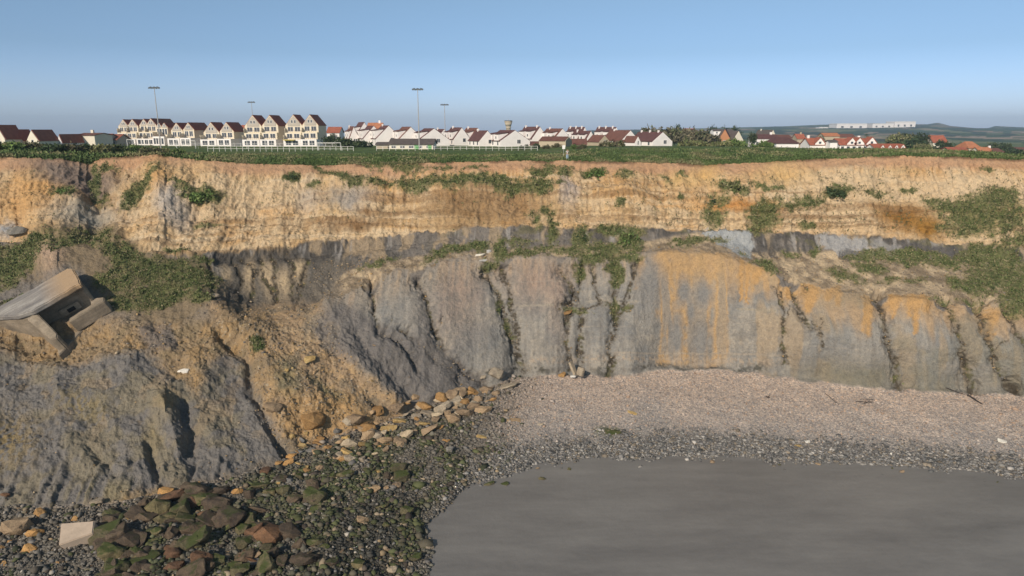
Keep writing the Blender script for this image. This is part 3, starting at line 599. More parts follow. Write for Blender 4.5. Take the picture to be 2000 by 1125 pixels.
# tufts on the face
cellw = YG*YG*1e-4
def sample(prob, n, seed):
    r = np.random.default_rng(seed); p = (prob).ravel().astype(np.float64); p /= p.sum(); i = r.choice(p.size, n, p=p)
    q = PG.reshape(-1, 3)[i]+r.normal(size=(n, 3))*.12; return i, q
i_, q_ = sample(vegm*vn_**2*(1-beach), 36000, 5)
palette = np.array([(.125,.155,.055),(.09,.115,.042),(.17,.165,.08),(.27,.23,.13),(.06,.08,.03)])
gc = palette[rng.choice(5, len(i_), p=[.32,.28,.2,.08,.12])]
i3, q3 = sample(U*sstep(PYG, PY_E[None, :]+20, PY_E[None, :]+30)*sstep(n2, .48, .62)*(.25+sstep(PXG, 1000, 1300)), 2600, 8); r3 = np.random.default_rng(9); i3 = np.repeat(i3, 3); q3 = np.repeat(q3, 3, 0)+r3.normal(size=(len(i3), 3))*.16
V3, F3, c3 = tri_cloud(q3, r3.uniform(.08, .24, len(i3)), np.array([(.07,.09,.035),(.12,.12,.05),(.16,.13,.08)])[r3.integers(0, 3, len(i3))], .8, 15, 2)
V, F, c = tri_cloud(q_, rng.uniform(.06, .26, len(i_))*(.6+.8*vn_.ravel()[i_]), gc, 1.3, 11, 3)
i2, q2 = sample(veg_soft*(1-beach)*(1-vegm*.7), 15000, 6); gc2 = np.array([(.18,.17,.08),(.15,.15,.065),(.25,.20,.12),(.11,.13,.05)])[rng.choice(4, len(i2))]
V2, F2, c2 = tri_cloud(q2, rng.uniform(.12, .32, len(i2)), gc2, 1.0, 12, 2)
o = mesh_np('cliff_grass', np.vstack([V, V2, V3]), np.vstack([F, F2+len(V), F3+len(V)+len(V2)]), M['grassm']); add_col(o.data, np.vstack([c, c2, c3]))
tag(o, 'patches of green grass and weeds growing on the cliff face', 'grass', kind='stuff')
# turf at the edge and on the bank
n = 52000; cpx = rng.uniform(-220, 2220, n); dY = rng.uniform(-.15, 1, n)**2*34
ci = np.interp(cpx, cols, np.arange(len(cols))); ri = np.interp(dY, YR, np.arange(len(YR)))
def bil(A, ri, ci):
    r0 = np.clip(ri.astype(int), 0, A.shape[0]-2); c0 = np.clip(ci.astype(int), 0, A.shape[1]-2); fr_ = (ri-r0)[:, None]; fc = (ci-c0)[:, None]
    return A[r0, c0]*(1-fr_)*(1-fc)+A[r0+1, c0]*fr_*(1-fc)+A[r0, c0+1]*(1-fr_)*fc+A[r0+1, c0+1]*fr_*fc
qt = bil(Vp, ri, ci); shade = fbm(qt[:, 0]*.3, qt[:, 1]*.2, 3, 5)
gc = np.where(shade[:, None] > .56, (.19,.18,.09), np.where(shade[:, None] > .45, (.115,.15,.055), (.08,.115,.04)))
V, F, c = tri_cloud(qt, rng.uniform(.15, .5, n)*(1-.3*(cpx > 420)), gc, 1.3, 13, 2)
o = mesh_np('turf_grass', V, F, M['grassm']); add_col(o.data, c); tag(o, 'rough green grass along the top edge of the cliff', 'grass', kind='stuff')

def crown_cloud(rx, ry, rz, n, cols3, seed, clumps=14, size=.5, lift=.55):
    r = np.random.default_rng(seed); cc = r.normal(size=(clumps, 3)); cc /= np.linalg.norm(cc, axis=1, keepdims=True); cc *= r.uniform(.25, .75, (clumps, 1)); cc[:, 2] = abs(cc[:, 2])*.9-.15
    rad = r.uniform(.22, .46, clumps); k = r.integers(0, clumps, n); d = r.normal(size=(n, 3)); d /= np.linalg.norm(d, axis=1, keepdims=True)
    p = cc[k]+d*rad[k][:, None]*r.uniform(.6, 1.05, (n, 1)); base = np.array(cols3)[r.integers(0, len(cols3), clumps)][k]
    p = p*np.array([rx, ry, rz])+np.array([0, 0, rz*lift]); p = p[p[:, 2] > -.1]; base = base[:len(p)]
    return tri_cloud(p, r.uniform(.6, 1.3, len(p))*size, base, .2, seed+1, 2)
GREENS = {'green': [(.11,.17,.05),(.08,.125,.035),(.14,.18,.06)], 'dark': [(.045,.07,.03),(.035,.055,.025),(.065,.085,.035)], 'brown': [(.15,.13,.08),(.11,.10,.06),(.10,.11,.05)], 'olive': [(.15,.16,.065),(.11,.13,.05),(.19,.18,.09)]}
_bs = [100]
def bush(loc, rx, rz, kind='green', label='', group=None, n=500, name='shrub', ry=None, size=None):
    _bs[0] += 7; e = empty(name, loc, 0, label, 'shrub', group)
    V, F, c = crown_cloud(rx, ry or rx*.8, rz, n, GREENS[kind], _bs[0], 10, size or max(.18, rx*.16), .25)
    f = mesh_np('foliage', V, F, M['leaf'], e); add_col(f.data, c)
    mb = MB()
    for k in range(3):
        a = k*2.1+_bs[0]; mb.tube((0, 0, -.2), (math.cos(a)*rx*.35, math.sin(a)*rx*.3, rz*.5), max(.03, rx*.04), .02, 5)
    mb.build('stem', M['bark'], e); return e
def tree(loc, rx, h, kind='green', label='', group=None, n=900, cat='tree', size=None, bare=.3):
    _bs[0] += 7; e = empty('tree', loc, 0, label, cat, group); rz = h*(1-bare)/1.25
    V, F, c = crown_cloud(rx, rx*.85, rz, n, GREENS[kind], _bs[0], 18, size or max(.35, rx*.13), .45)
    V = V+np.array([0, 0, h*bare]); f = mesh_np('crown', V, F, M['leaf'], e); add_col(f.data, c)
    mb = MB(); mb.tube((0, 0, -.3), (0, 0, h*.55), h*.032, h*.018, 8)
    for k in range(5):
        a = k*1.26+_bs[0]; mb.tube((0, 0, h*(.3+.04*k)), (math.cos(a)*rx*.6, math.sin(a)*rx*.6, h*(.6+.05*k)), h*.014, h*.005, 5)
    mb.build('trunk', M['bark'], e); return e
def bush_on(px, py, wpx, hpx, kind, label, group=None, n=300):
    p = surf(px, py); k = p.y/FPX; return bush(p-Vector((0, 0, hpx*k*.45)), wpx*k*.6, hpx*k*.8, kind, label, group, n)
bush_on(572,343,30,14,'dark','small dark round shrub on the ochre face below the turf, left of centre')
bush_on(505,683,30,28,'green','lone green bush on the tan debris slope right of the clay mound')
bush_on(395,378,60,26,'green','broad green shrub on the orange face above the dark bed, left part')
bush_on(1210,401,26,18,'olive','olive bush alone on the smooth buff face, right of centre')
bush_on(1428,364,54,16,'olive','brownish green shrub slanting on a ledge under the crack in the turf')
bush_on(1635,376,56,18,'dark','dark low shrub on the pale buff face at right')
bush_on(1393,385,18,10,'dark','small dark bush between pale ledges beside the slanting shrub')
bush_on(1080,452,16,36,'green','narrow green bush hanging over the dark bed in mid cliff')
bush_on(1160,334,46,16,'green','green shrub just below the turf under the standing person')
bush_on(188,350,26,40,'dark','dark shrub in the earthy gully below the left turf')
bush_on(125,374,44,20,'green','green shrub at the foot of the brown earth funnel')
bush_on(1230,468,50,36,'green','dense green bush on the ledge above the orange stained face')
bush_on(1136,462,36,40,'dark','dark green bush left of the dense one on the middle ledge')

# ---------------------------------------------------------------- rocks
def rock_proto(seed, flat=.7, round_=0):
    r = random.Random(seed); bm = bmesh.new()
    for i in range(16 if not round_ else 26):
        v = Vector((r.uniform(-1, 1), r.uniform(-1, 1), r.uniform(-1, 1)))
        if round_: v = v.normalized()*r.uniform(.85, 1.05)
        else:
            k = max(abs(v.x), abs(v.y), abs(v.z)); v = v/k*r.uniform(.72, 1.0); v = v.lerp(v.normalized(), .18)
        v.z *= flat; bm.verts.new(v)
    res = bmesh.ops.convex_hull(bm, input=bm.verts); 
    bmesh.ops.delete(bm, geom=list({g for g in res['geom_interior']+res['geom_unused'] if isinstance(g, bmesh.types.BMVert)}), context='VERTS')
    bmesh.ops.bevel(bm, geom=list(bm.edges), offset=.05, segments=1, affect='EDGES', clamp_overlap=True)
    bmesh.ops.triangulate(bm, faces=bm.faces); bmesh.ops.subdivide_edges(bm, edges=[e for e in bm.edges if e.calc_length() > .35], cuts=2, use_grid_fill=False); bmesh.ops.triangulate(bm, faces=bm.faces)
    for v in bm.verts:
        d = mnoise.noise(v.co*1.7+Vector((seed, 0, 0)))*.14+mnoise.noise(v.co*5+Vector((0, seed, 0)))*.06; v.co += v.co.normalized()*d
    me = bpy.data.meshes.new('rock'); bm.to_mesh(me); bm.free(); return me
def rock_mat(name, a, b, moss=None, mossamt=.5, dark=.5):
    m, N, L, P = newmat(name); g = N.new('ShaderNodeNewGeometry'); oi = N.new('ShaderNodeObjectInfo')
    t = noise_node(N, L, g.outputs['Position'], 1.3, 6, .65); t2 = noise_node(N, L, g.outputs['Position'], 9, 5, .7)
    c = ramp(N, L, t.outputs[0], [(.32, b), (.66, a)]).outputs[0]
    c = mixc(N, L, c, ramp(N, L, t2.outputs[0], [(.3, (dark,)*3), (.55, (1, 1, 1)), (.8, (1.3, 1.25, 1.2))]).outputs[0], 1, 'MULTIPLY')
    c = mixc(N, L, c, ramp(N, L, oi.outputs['Random'], [(0, (.7, .7, .72)), (.5, (1, 1, 1)), (1, (1.25, 1.2, 1.1))]).outputs[0], 1, 'MULTIPLY')
    if moss:
        sp = N.new('ShaderNodeSeparateXYZ'); L.new(g.outputs['Normal'], sp.inputs[0]); t3 = noise_node(N, L, g.outputs['Position'], .9, 5, .7)
        ad = N.new('ShaderNodeMath'); ad.operation = 'MULTIPLY_ADD'; ad.inputs[1].default_value = .35; L.new(sp.outputs[2], ad.inputs[0]); L.new(t3.outputs[0], ad.inputs[2])
        f = ramp(N, L, ad.outputs[0], [(.95-mossamt*.5, (0, 0, 0)), (1.1-mossamt*.5, (1, 1, 1))]); c = mixc(N, L, c, moss, f.outputs[0])
    L.new(c, P.inputs['Base Color']); P.inputs['Roughness'].default_value = .85; P.inputs['Specular IOR Level'].default_value = .25
    b_ = N.new('ShaderNodeBump'); b_.inputs['Distance'].default_value = .09; L.new(t2.outputs[0], b_.inputs['Height']); L.new(b_.outputs[0], P.inputs['Normal'])
    return m
RM = {'ochre': rock_mat('ochre_rock', (.45,.27,.11), (.30,.17,.07)), 'tan': rock_mat('tan_rock', (.40,.29,.18), (.27,.19,.12)), 'pale': rock_mat('pale_rock', (.48,.40,.29), (.33,.27,.20)),
 'yellow': rock_mat('yellow_rock', (.50,.37,.17), (.40,.26,.10)), 'grey': rock_mat('grey_rock', (.23,.22,.20), (.15,.145,.14)), 'brown': rock_mat('brown_rock', (.15,.11,.075), (.06,.046,.036), (.05,.055,.022), .3),
 'olive': rock_mat('olive_rock', (.17,.145,.08), (.08,.07,.04), (.055,.068,.02), .5), 'white': rock_mat('white_rock', (.75,.72,.66), (.6,.57,.52), None, 0, .8), 'rust': rock_mat('rust_rock', (.19,.105,.06), (.10,.06,.038))}
SHP = {'angular': [rock_proto(i, .75) for i in range(6)], 'flat': [rock_proto(20+i, .45) for i in range(4)], 'round': [rock_proto(40+i, .8, 1) for i in range(4)]}
_rm = {}; RM['brown2'] = RM['brown']
def rock(px, py, w, h, kind, shape='angular', label=None, group=None, name='boulder', cat='boulder', lift=.3, rz=None, tilt=.25, var=None):
    i = random.randrange(len(SHP[shape])) if var is None else var; key = (shape, i, kind)
    if key not in _rm: me = SHP[shape][i].copy(); me.materials.append(RM[kind]); _rm[key] = me
    p = surf(px, py); p.z = max(p.z, -.03); k = p.y/FPX*1.03; a, c = w*k*.5, h*k*.5
    o = bpy.data.objects.new(name, _rm[key]); COL.objects.link(o)
    fl = {'angular': .75, 'flat': .45, 'round': .8}[shape]
    sz = max(c*.95, .06)/ (fl*.9+.35); o.scale = (a*1.02, min(a*.8, max(sz, a*.45)), sz)
    o.location = p+Vector((0, 0, sz*fl*lift)); o.rotation_euler = (random.uniform(-tilt, tilt), random.uniform(-tilt, tilt), random.uniform(-.5, .5) if rz is None else rz)
    tag(o, label, cat, group); return o
HAND = [ # px, py, width, height, colour, shape, label
 (28,1032,62,62,'tan','angular','big brown tan boulder at the left edge of the foreshore'),(55,1012,30,12,'pale','flat','pale thin slab leaning on the big brown boulder at left'),
 (66,1044,34,28,'ochre','angular','orange broken boulder right of the big brown one'),(60,1071,32,20,'ochre','angular','orange square rock lying below the orange broken boulder'),(8,1103,22,12,'ochre','round','small orange stone in the grey shingle at the bottom left'),
 (80,1003,24,22,'ochre','angular','rusty orange rock above the orange broken boulder'),(52,1000,12,12,'rust','round','small rusty round stone beside the thin pale slab'),(10,968,20,12,'rust','angular','brown rock in the rubble at the far left foot of the clay mound'),
 (188,1052,40,16,'olive','flat','mossy ochre stone tucked under the pale block'),(232,1060,118,54,'brown','flat','long dark brown slab, largest of the dark rocks'),
 (283,1015,44,36,'brown','angular','square dark brown boulder above the long brown slab'),(335,1012,60,18,'brown','flat','flat dark brown rock above the mossy slabs'),
 (325,962,32,22,'ochre','angular','ochre yellow boulder in the shadowed notch at the mound foot'),(322,949,14,12,'yellow','round','small buff stone resting on the ochre boulder in the notch'),(295,983,10,24,'tan','angular','narrow upright tan stone left of the notch'),(313,985,18,9,'ochre','flat','small flat orange stone beside the narrow upright one'),
 (385,947,14,18,'ochre','round','orange round stone alone on grey shingle right of the notch'),(320,1000,30,22,'olive','angular','green grey boulder under the small flat orange stone'),(250,1017,10,14,'yellow','angular','small yellow stone left of the square brown boulder'),
 (280,1092,70,34,'olive','flat','broad mossy green slab below the long brown slab'),(300,1056,26,12,'olive','flat','bright mossy stone between dark slabs'),(368,1068,36,30,'tan','angular','greyish tan block among dark brown boulders'),
 (395,1104,50,54,'rust','angular','reddish brown upright boulder at the bottom edge'),(378,1034,60,34,'brown','angular','dark brown boulder between the square one and mossy slabs'),(430,1020,44,36,'brown','round','rounded dark brown boulder left of the mossy rocks'),
 (340,1110,40,30,'rust','angular','red brown boulder left of the reddish upright one'),(490,1030,56,24,'olive','flat','mossy flat boulder with yellow green top, mid foreshore'),(485,1083,60,20,'tan','flat','long buff edged slab with moss on its right end'),
 (460,1110,44,30,'olive','round','rounded mossy boulder at the bottom edge'),(505,1098,50,16,'grey','flat','pale greenish slab beside the rounded mossy boulder'),(410,1050,40,16,'olive','flat','dark green stone right of the tan block'),
 (520,922,28,20,'rust','angular','reddish brown boulder at the corner of the clay mound'),(585,930,26,20,'olive','round','olive boulder with yellow moss beside the mound corner'),(555,966,30,34,'olive','angular','tall olive brown boulder with mossy face'),(462,965,22,24,'ochre','angular','ochre pointed stone among dark rubble'),
 (545,938,46,16,'brown','flat','dark brown slab between reddish and olive boulders'),(487,972,30,36,'brown','angular','dark brown pointed boulder right of the ochre pointed stone'),(670,930,48,20,'olive','round','long rounded olive green boulder in the algae'),
 (727,953,40,18,'tan','flat','long tan slab with brown end in the algae'),(754,952,14,14,'tan','angular','small tan block right of the long tan slab'),(776,948,20,18,'tan','angular','tan wedge shaped stone in the algae'),
 (738,918,20,10,'yellow','flat','bright buff flat stone alone in dark green algae'),(877,882,16,30,'grey','flat','upright grey green slab standing in the algae'),(872,860,18,9,'ochre','flat','small orange flat stone above the upright slab'),(943,853,26,9,'yellow','flat','bright orange flat stone near the upright slab'),
 (716,867,36,11,'yellow','flat','yellow flat stone in front of the rockfall'),(535,800,38,28,'tan','angular','tan squared boulder perched on the rim of the clay bowl'),(612,830,48,54,'ochre','angular','large ochre boulder with layered face, biggest of the rockfall'),
 (622,857,26,14,'ochre','flat','flat orange slab at the base of the large ochre boulder'),(605,705,22,15,'yellow','angular','yellow block high on the tan debris slope'),(358,722,28,11,'white','flat','whitish slab lying on top of the clay mound'),
 (413,583,32,16,'pale','angular','pale rock capping the crest above the debris slope'),(719,838,38,36,'ochre','round','round brownish ochre boulder in the rockfall'),(758,838,42,16,'yellow','flat','yellow long slab right of the round ochre boulder'),(735,806,34,22,'ochre','angular','orange boulder uppermost on the left of the rockfall'),
 (783,823,32,16,'yellow','flat','yellow squared slab behind the long yellow slab'),(778,810,26,9,'tan','flat','thin tan slab above the yellow squared slab'),(804,845,12,18,'ochre','round','small orange upright stone in front of the rockfall'),(885,788,46,24,'pale','angular','pale buff block, largest at the right of the rockfall'),
 (823,794,22,22,'pale','round','pale grey round boulder in the rockfall'),(832,828,30,14,'yellow','flat','yellow flat block in the middle of the rockfall'),(815,818,14,14,'ochre','round','orange brown round stone in the middle of the rockfall'),(856,784,26,16,'pale','angular','pale angular block left of the largest pale one'),
 (838,808,38,12,'pale','flat','long pale slab resting over a dark hollow'),(874,808,14,20,'tan','angular','upright tan stone at the right end of the dark hollow'),(914,768,24,18,'ochre','angular','brown orange rock near the foot of the clay buttress'),
 (940,760,32,15,'grey','flat','grey slab left of the long pale flat rock on the shingle'),(988,757,58,13,'pale','flat','long pale flat rock lying on the shingle by the cliff foot'),(930,788,26,10,'pale','flat','pale slab among brown stones at the shingle edge'),(945,802,26,12,'tan','flat','tan slab at the shingle edge'),
 (1002,820,34,8,'tan','flat','low tan slab half buried in the shingle'),(1054,830,16,5,'pale','flat','small pale slab lying on the grey shingle'),(570,892,22,14,'ochre','angular','orange buff stone above the olive boulder'),(585,885,20,12,'grey','angular','grey stone between the mound and the algae'),
 (665,893,32,16,'tan','angular','buff grey boulder in front of the rockfall'),(600,880,36,14,'grey','flat','long grey slab lying left of the buff grey boulder'),(640,875,18,16,'ochre','angular','orange brown stone in the gap below the large ochre boulder'),(675,858,24,18,'yellow','angular','buff block right of the large ochre boulder'),
 (1195,845,38,9,'olive','flat','mossy green flat rock alone on the shingle'),(1235,808,22,6,'yellow','flat','ochre flat stone in the middle of the shingle'),(1560,869,17,8,'yellow','flat','orange flat stone near the dark wet shingle'),(1577,863,12,8,'white','angular','white square stone beside the orange flat one'),
 (1958,864,20,10,'white','flat','bright white slab on the shingle at right'),(1740,886,6,9,'white','angular','small white upright stone on the wet shingle'),(1598,906,12,6,'tan','flat','brown stone at the pool edge right of centre'),(1108,609,22,12,'ochre','flat','orange tilted block stuck half way up the grey cliff'),
 (1097,733,18,14,'ochre','round','brown mound shaped rock left of the leaning slab'),(938,497,20,7,'white','flat','white slab lying flat on the grassy bench'),(954,492,10,12,'white','flat','white slab tilted upright on the grassy bench'),(944,505,18,6,'white','flat','thin white slab at the front of the grassy bench'),
 (1060,935,17,10,'olive','round','dark mossy rock standing in the grey pool'),(955,945,26,12,'olive','round','bright mossy rock in the pool corner'),(985,945,20,10,'olive','flat','low dark mossy stone right of the bright mossy rock'), (40,455,40,26,'grey','round','grey rounded rock on the ledge at the left edge')]
for hnd in HAND:
    px, py, w, h, kd, shp, lb = hnd; o = rock(px, py, w*1.08, h*1.15, kd, shp, lb)
# leaning slabs at the cliff foot, pale block, driftwood
def slab(px0, py0, px1, py1, wid, thick, Y, mat, name, label, cat='slab', parent=None, dY=0):
    a = at(px0, py0, Y); b = at(px1, py1, Y+dY); d = (b-a); Ln = d.length; e = d.normalized(); bm = bmesh.new()
    bmesh.ops.create_cube(bm, size=1); bmesh.ops.scale(bm, vec=(wid, thick, Ln), verts=bm.verts); bmesh.ops.bevel(bm, geom=list(bm.edges), offset=min(wid, thick)*.14, segments=2, affect='EDGES')
    bmesh.ops.subdivide_edges(bm, edges=[x for x in bm.edges if x.calc_length() > Ln*.4], cuts=4, use_grid_fill=True)
    for v in bm.verts: v.co += Vector((mnoise.noise(v.co*2), mnoise.noise(v.co*2+Vector((5,0,0))), mnoise.noise(v.co*2+Vector((0,7,0)))))*thick*.12
    me = bpy.data.meshes.new(name); bm.to_mesh(me); bm.free(); me.materials.append(mat); o = bpy.data.objects.new(name, me); COL.objects.link(o)
    o.location = (a+b)/2; o.rotation_euler = e.to_track_quat('Z', 'Y').to_euler(); return tag(o, label, cat)
fy = surf(1120, 733).y
slab(1114,707,1124,731,.85,.35,fy-.6,RM['pale'],'stone_slab','buff rectangular slab leaning upright against the cliff foot',dY=-.4)
slab(1136,718,1132,734,1.1,.5,fy-.9,RM['pale'],'stone_slab','short pale broken slab right of the leaning buff slab',dY=-.3)
slab(1114,735,1124,735,.3,.25,fy-1.3,RM['white'],'plastic_crate','small white crate lying on shingle under the leaning slab','crate')
M['conc'] = plain('weathered_concrete', (.34,.29,.235), .9, .25, .7, .7); M['conc_pale'] = plain('pale_concrete', (.52,.41,.31), .9, .12, .9, .5)
M['wood'] = plain('driftwood', (.06,.05,.045), .9, .3, 3, .5)
def log(p0, p1, r, label):
    a = surf(*p0)+Vector((0,0,r)); b = surf(*p1)+Vector((0,0,r)); mb = MB(); n = 7; prev = a
    for i in range(1, n+1):
        q = a.lerp(b, i/n)+Vector((0, random.uniform(-.1,.1), random.uniform(0,.08))); mb.tube(prev, q, r*(1-.06*i), r*(1-.06*(i+1)), 7); prev = q
    mb.tube(a.lerp(b, .5), a.lerp(b, .6)+Vector((.25, .2, .35)), r*.5, r*.2, 5)
    return tag(mb.build('driftwood_log', M['wood'], smooth=True), label, 'driftwood')
log((1890,772),(1917,791),.12,'dark driftwood pole lying on the shingle at right'); log((1850,756),(1884,770),.07,'thin grey driftwood branch behind the dark pole')
for k_, (a_, b_, r_, t_) in enumerate([((1672,784),(1704,787),.06,'lowest'),((1680,778),(1708,781),.05,'middle'),((1686,790),(1704,783),.05,'crossing')]): log(a_, b_, r_, f'{t_} grey branch in the small driftwood heap on the upper shingle')
log((1496,774),(1504,777),.09,'tiny black wood scrap on the upper shingle'); log((1612,748+20),(1640,792),.05,'thin stick on the shingle beside the earth cone')
# pale dressed block in the foreground: outline surveyed, thickness 1.4 m
def block_from(pts, Y0, dY, mat, name, label):
    p = [at(x, y, Y) for x, y, Y in pts]; return p
pb = surf(150, 1062); Yb = pb.y
bm = bmesh.new(); top = [at(119,1022,Yb+1.3), at(184,1017,Yb+1.7), at(181,1041,Yb+.2)]
_n = (top[1]-top[0]).cross(top[2]-top[0]); _r = at(114,1065,1.0)-cam.location; top.append(cam.location+_r*(_n.dot(top[0]-cam.location)/_n.dot(_r)))
for q in top: bm.verts.new(q)
for q, dd in zip(top, (1.5, 1.5, 1.3, 1.0)): bm.verts.new(q+Vector((.3, .5, -dd)))
bm.verts.ensure_lookup_table(); v = bm.verts
for f in ((0,1,2,3),(7,6,5,4),(0,4,5,1),(1,5,6,2),(2,6,7,3),(3,7,4,0)): bm.faces.new([v[i] for i in f])
bmesh.ops.recalc_face_normals(bm, faces=bm.faces); bmesh.ops.bevel(bm, geom=list(bm.edges), offset=.07, segments=2, affect='EDGES')
me = bpy.data.meshes.new('concrete_block'); bm.to_mesh(me); bm.free(); me.materials.append(M['conc_pale']); o = bpy.data.objects.new('concrete_block', me); COL.objects.link(o)
tag(o, 'smooth pale squared concrete block among grey stones at the bottom left', 'concrete block')
slab(176,981,202,977,.5,.3,surf(190,985).y,RM['pale'],'stone_slab','thin pale lath shaped slab at the foot of the clay mound',dY=.1)
PEND = []
LM = [(h[0], h[1], h[6]) for h in HAND]
# zones of further boulders
def band(n, fx, fy, kinds, w0, w1, place, shape='angular', group=None):
    for _ in range(n):
        u = random.random(); vv = random.random(); px, py = fx(u), fy(u, vv); kd = random.choice(kinds); w = w0+(w1-w0)*random.random()**2
        sh = random.choice(['angular', 'angular', 'flat', 'round']); sz = 'small' if w < w0+(w1-w0)*.3 else 'medium sized'
        cn = {'ochre':'ochre orange','tan':'tan','pale':'pale buff','yellow':'yellow buff','grey':'grey','brown':'dark brown','olive':'mossy olive','rust':'rusty brown','white':'whitish'}[kd]
        sn = {'angular':'angular','flat':'flat','round':'rounded'}[sh]
        PEND.append((px, py, w, w*(random.uniform(.65,1.0) if sh != 'flat' else random.uniform(.3,.5)), kd, sh, sz, cn, sn, place))
foot = lambda x: float(np.interp(x, PXS, PY_FOOT))
band(92, lambda u: 660+u*310, lambda u, v: foot(660+u*310)-26*(1-v)**2+v*58, ['ochre','tan','pale','pale','tan','tan'], 12, 42, 'in the rockfall under the clay buttress')
band(30, lambda u: 545+u*150, lambda u, v: foot(545+u*150)-34*(1-v)**2+v*54, ['ochre','tan','grey','yellow','ochre'], 12, 32, 'at the foot of the tan debris slope')
band(96, lambda u: 205+u*420, lambda u, v: 1000-u*70+v*(140+u*50), ['brown','brown','olive','brown','brown','olive','olive','rust','brown','olive'], 32, 74, 'in the dark boulder field at the bottom left')
band(40, lambda u: 600+u*220, lambda u, v: 925-u*20+v*200, ['olive','olive','brown','olive','tan'], 14, 42, 'in the algae covered rubble beside the pool')
band(14, lambda u: u*220, lambda u, v: 985+v*130, ['rust','grey','tan','ochre'], 8, 18, 'in the grey rubble at the far left')
band(8, lambda u: 500+u*300, lambda u, v: 650+v*130, ['tan','yellow','grey'], 6, 13, 'scattered over the tan debris slope')
band(10, lambda u: 760+u*80, lambda u, v: 1060+v*60, ['tan','pale','olive'], 12, 26, 'at the near corner of the pool')
band(12, lambda u: 1040+u*940, lambda u, v: float(np.interp(1040+u*940, PXS, PY_SHORE))+4+v*14, ['grey','olive','tan'], 5, 12, 'standing in the shallow pool margin')
# each is named by the nearest described neighbour and the side it lies on
from collections import defaultdict
used = defaultdict(list)
for q in PEND:
    px, py, w, h, kd, sh, sz, cn, sn, place = q; ds = sorted(LM, key=lambda l: (l[0]-px)**2+((l[1]-py)*1.4)**2)
    for l in ds[:6]:
        dx, dy = px-l[0], py-l[1]; side = ('right of' if dx > 0 else 'left of') if abs(dx) > abs(dy)*1.2 else ('below' if dy > 0 else 'just above')
        short = ' '.join(l[2].replace(',', '').split()[:6]).rstrip()
        for sfx in (' in', ' on', ' at', ' of', ' the', ' with', ' between', ' under', ' right', ' left', ' from', ' among', ' by', ' resting', ' and', ' beside', ' above', ' lying', ' a', ' its', ' half', ' right of', ' its'):
            if short.endswith(sfx): short = short[:-len(sfx)]
        key = f'{sz} {cn} {sn} boulder {side} the {short}'
        if len(key.split()) <= 16 and key not in used: break
    used[key].append(q)
for key, qs in used.items():
    for (px, py, w, h, kd, sh, sz, cn, sn, place) in qs: rock(px, py, w, h, kd, sh, key, f'boulders {place}', lift=.5, tilt=.55)
# stones nobody could count
ICO = bmesh.new(); bmesh.ops.create_icosphere(ICO, subdivisions=1, radius=1); ICO.verts.ensure_lookup_table()
IV = np.array([v.co[:] for v in ICO.verts]); IF = np.array([[v.index for v in f.verts] for f in ICO.faces]); ICO.free()
# 12 vertices are enough for a stone of a few centimetres on the screen
def stones(name, P, size, col, seed, label, sink=.2):
    r = np.random.default_rng(seed); n = len(P); nv = len(IV)
    V = IV[None]*(1+r.normal(size=(n, nv, 1))*.22)*(1+r.normal(size=(n, 1, 3))*.14); V = V*np.stack([r.uniform(.8, 1.4, n), r.uniform(.7, 1.1, n), r.uniform(.45, .8, n)], -1)[:, None, :]
    a = r.uniform(0, 6.28, n); c, s_ = np.cos(a)[:, None], np.sin(a)[:, None]; x = V[..., 0]*c-V[..., 1]*s_; y = V[..., 0]*s_+V[..., 1]*c
    V = np.stack([x, y, V[..., 2]], -1)*size[:, None, None]+P[:, None, :]+np.array([0, 0, 1])*(size*(.5-sink))[:, None, None]
    F = (IF[None]+(np.arange(n)*nv)[:, None, None]).reshape(-1, 3)
    o = mesh_np(name, V.reshape(-1, 3), F, M['stones']); add_col(o.data, np.repeat(col*r.uniform(.6, 1.35, (n, 1)), nv, 0)); return tag(o, label, 'stones', kind='stuff')
m, N, L, P = newmat('stones'); a = N.new('ShaderNodeVertexColor'); a.layer_name = 'Col'; L.new(a.outputs[0], P.inputs['Base Color']); P.inputs['Roughness'].default_value = .8; P.inputs['Specular IOR Level'].default_value = .25; M['stones'] = m
def samp(prob, n, seed):
    r = np.random.default_rng(seed); w = prob*(YG**2); p = w.ravel().astype(np.float64); p /= p.sum(); i = r.choice(p.size, n, p=p); return i, PG.reshape(-1, 3)[i]+np.stack([r.normal(size=n)*.1, r.normal(size=n)*.1, np.zeros(n)], -1)
inv_ = (PYG < 1180)*(PXG > -60)*(PXG < 2060)
i, q = samp(rz*inv_*(1-POOL**2*.985), 26000, 31); r31 = rng.random(len(i)); C0 = C.reshape(-1, 3)[i]; pal = np.array([(.16,.15,.14),(.22,.20,.175),(.30,.27,.23),(.10,.095,.085),(.27,.20,.12)])[rng.choice(5, len(i), p=[.3,.25,.13,.2,.12])]
stones('rubble', q, rng.gamma(2.2, .036, len(i))+.045, np.where(r31[:, None] < .11, pal*1.1, pal*.13+C0*.75), 32, 'grey and algae covered rubble between the boulders on the foreshore')
shorez = bz*sstep(dn, .62, .95)*sstep(PXG, 800, 1000)*(1-sstep(PYG, PY_SHORE[None, :]+4, PY_SHORE[None, :]+34)**.6)*(1-POOL*.7)*inv_
i, q = samp(rz*inv_*(1-POOL**2*.97)*(.15+alg)*sstep(n2, .35, .6), 4200, 41); r41 = rng.random(len(i)); pal = np.array([(.075,.082,.036),(.115,.10,.07),(.07,.057,.045),(.045,.05,.028),(.24,.19,.13)])[rng.choice(5, len(i), p=[.34,.2,.2,.16,.1])]
stones('weedy_stones', q, rng.gamma(2.4, .052, len(i))+.07, pal, 42, 'weed covered green and brown stones jumbled across the foreshore')
i, q = samp(shorez, 17000, 33); pal = np.array([(.24,.23,.22),(.15,.15,.145),(.38,.36,.33),(.30,.25,.19),(.52,.48,.43)])[rng.choice(5, len(i), p=[.35,.25,.2,.12,.08])]
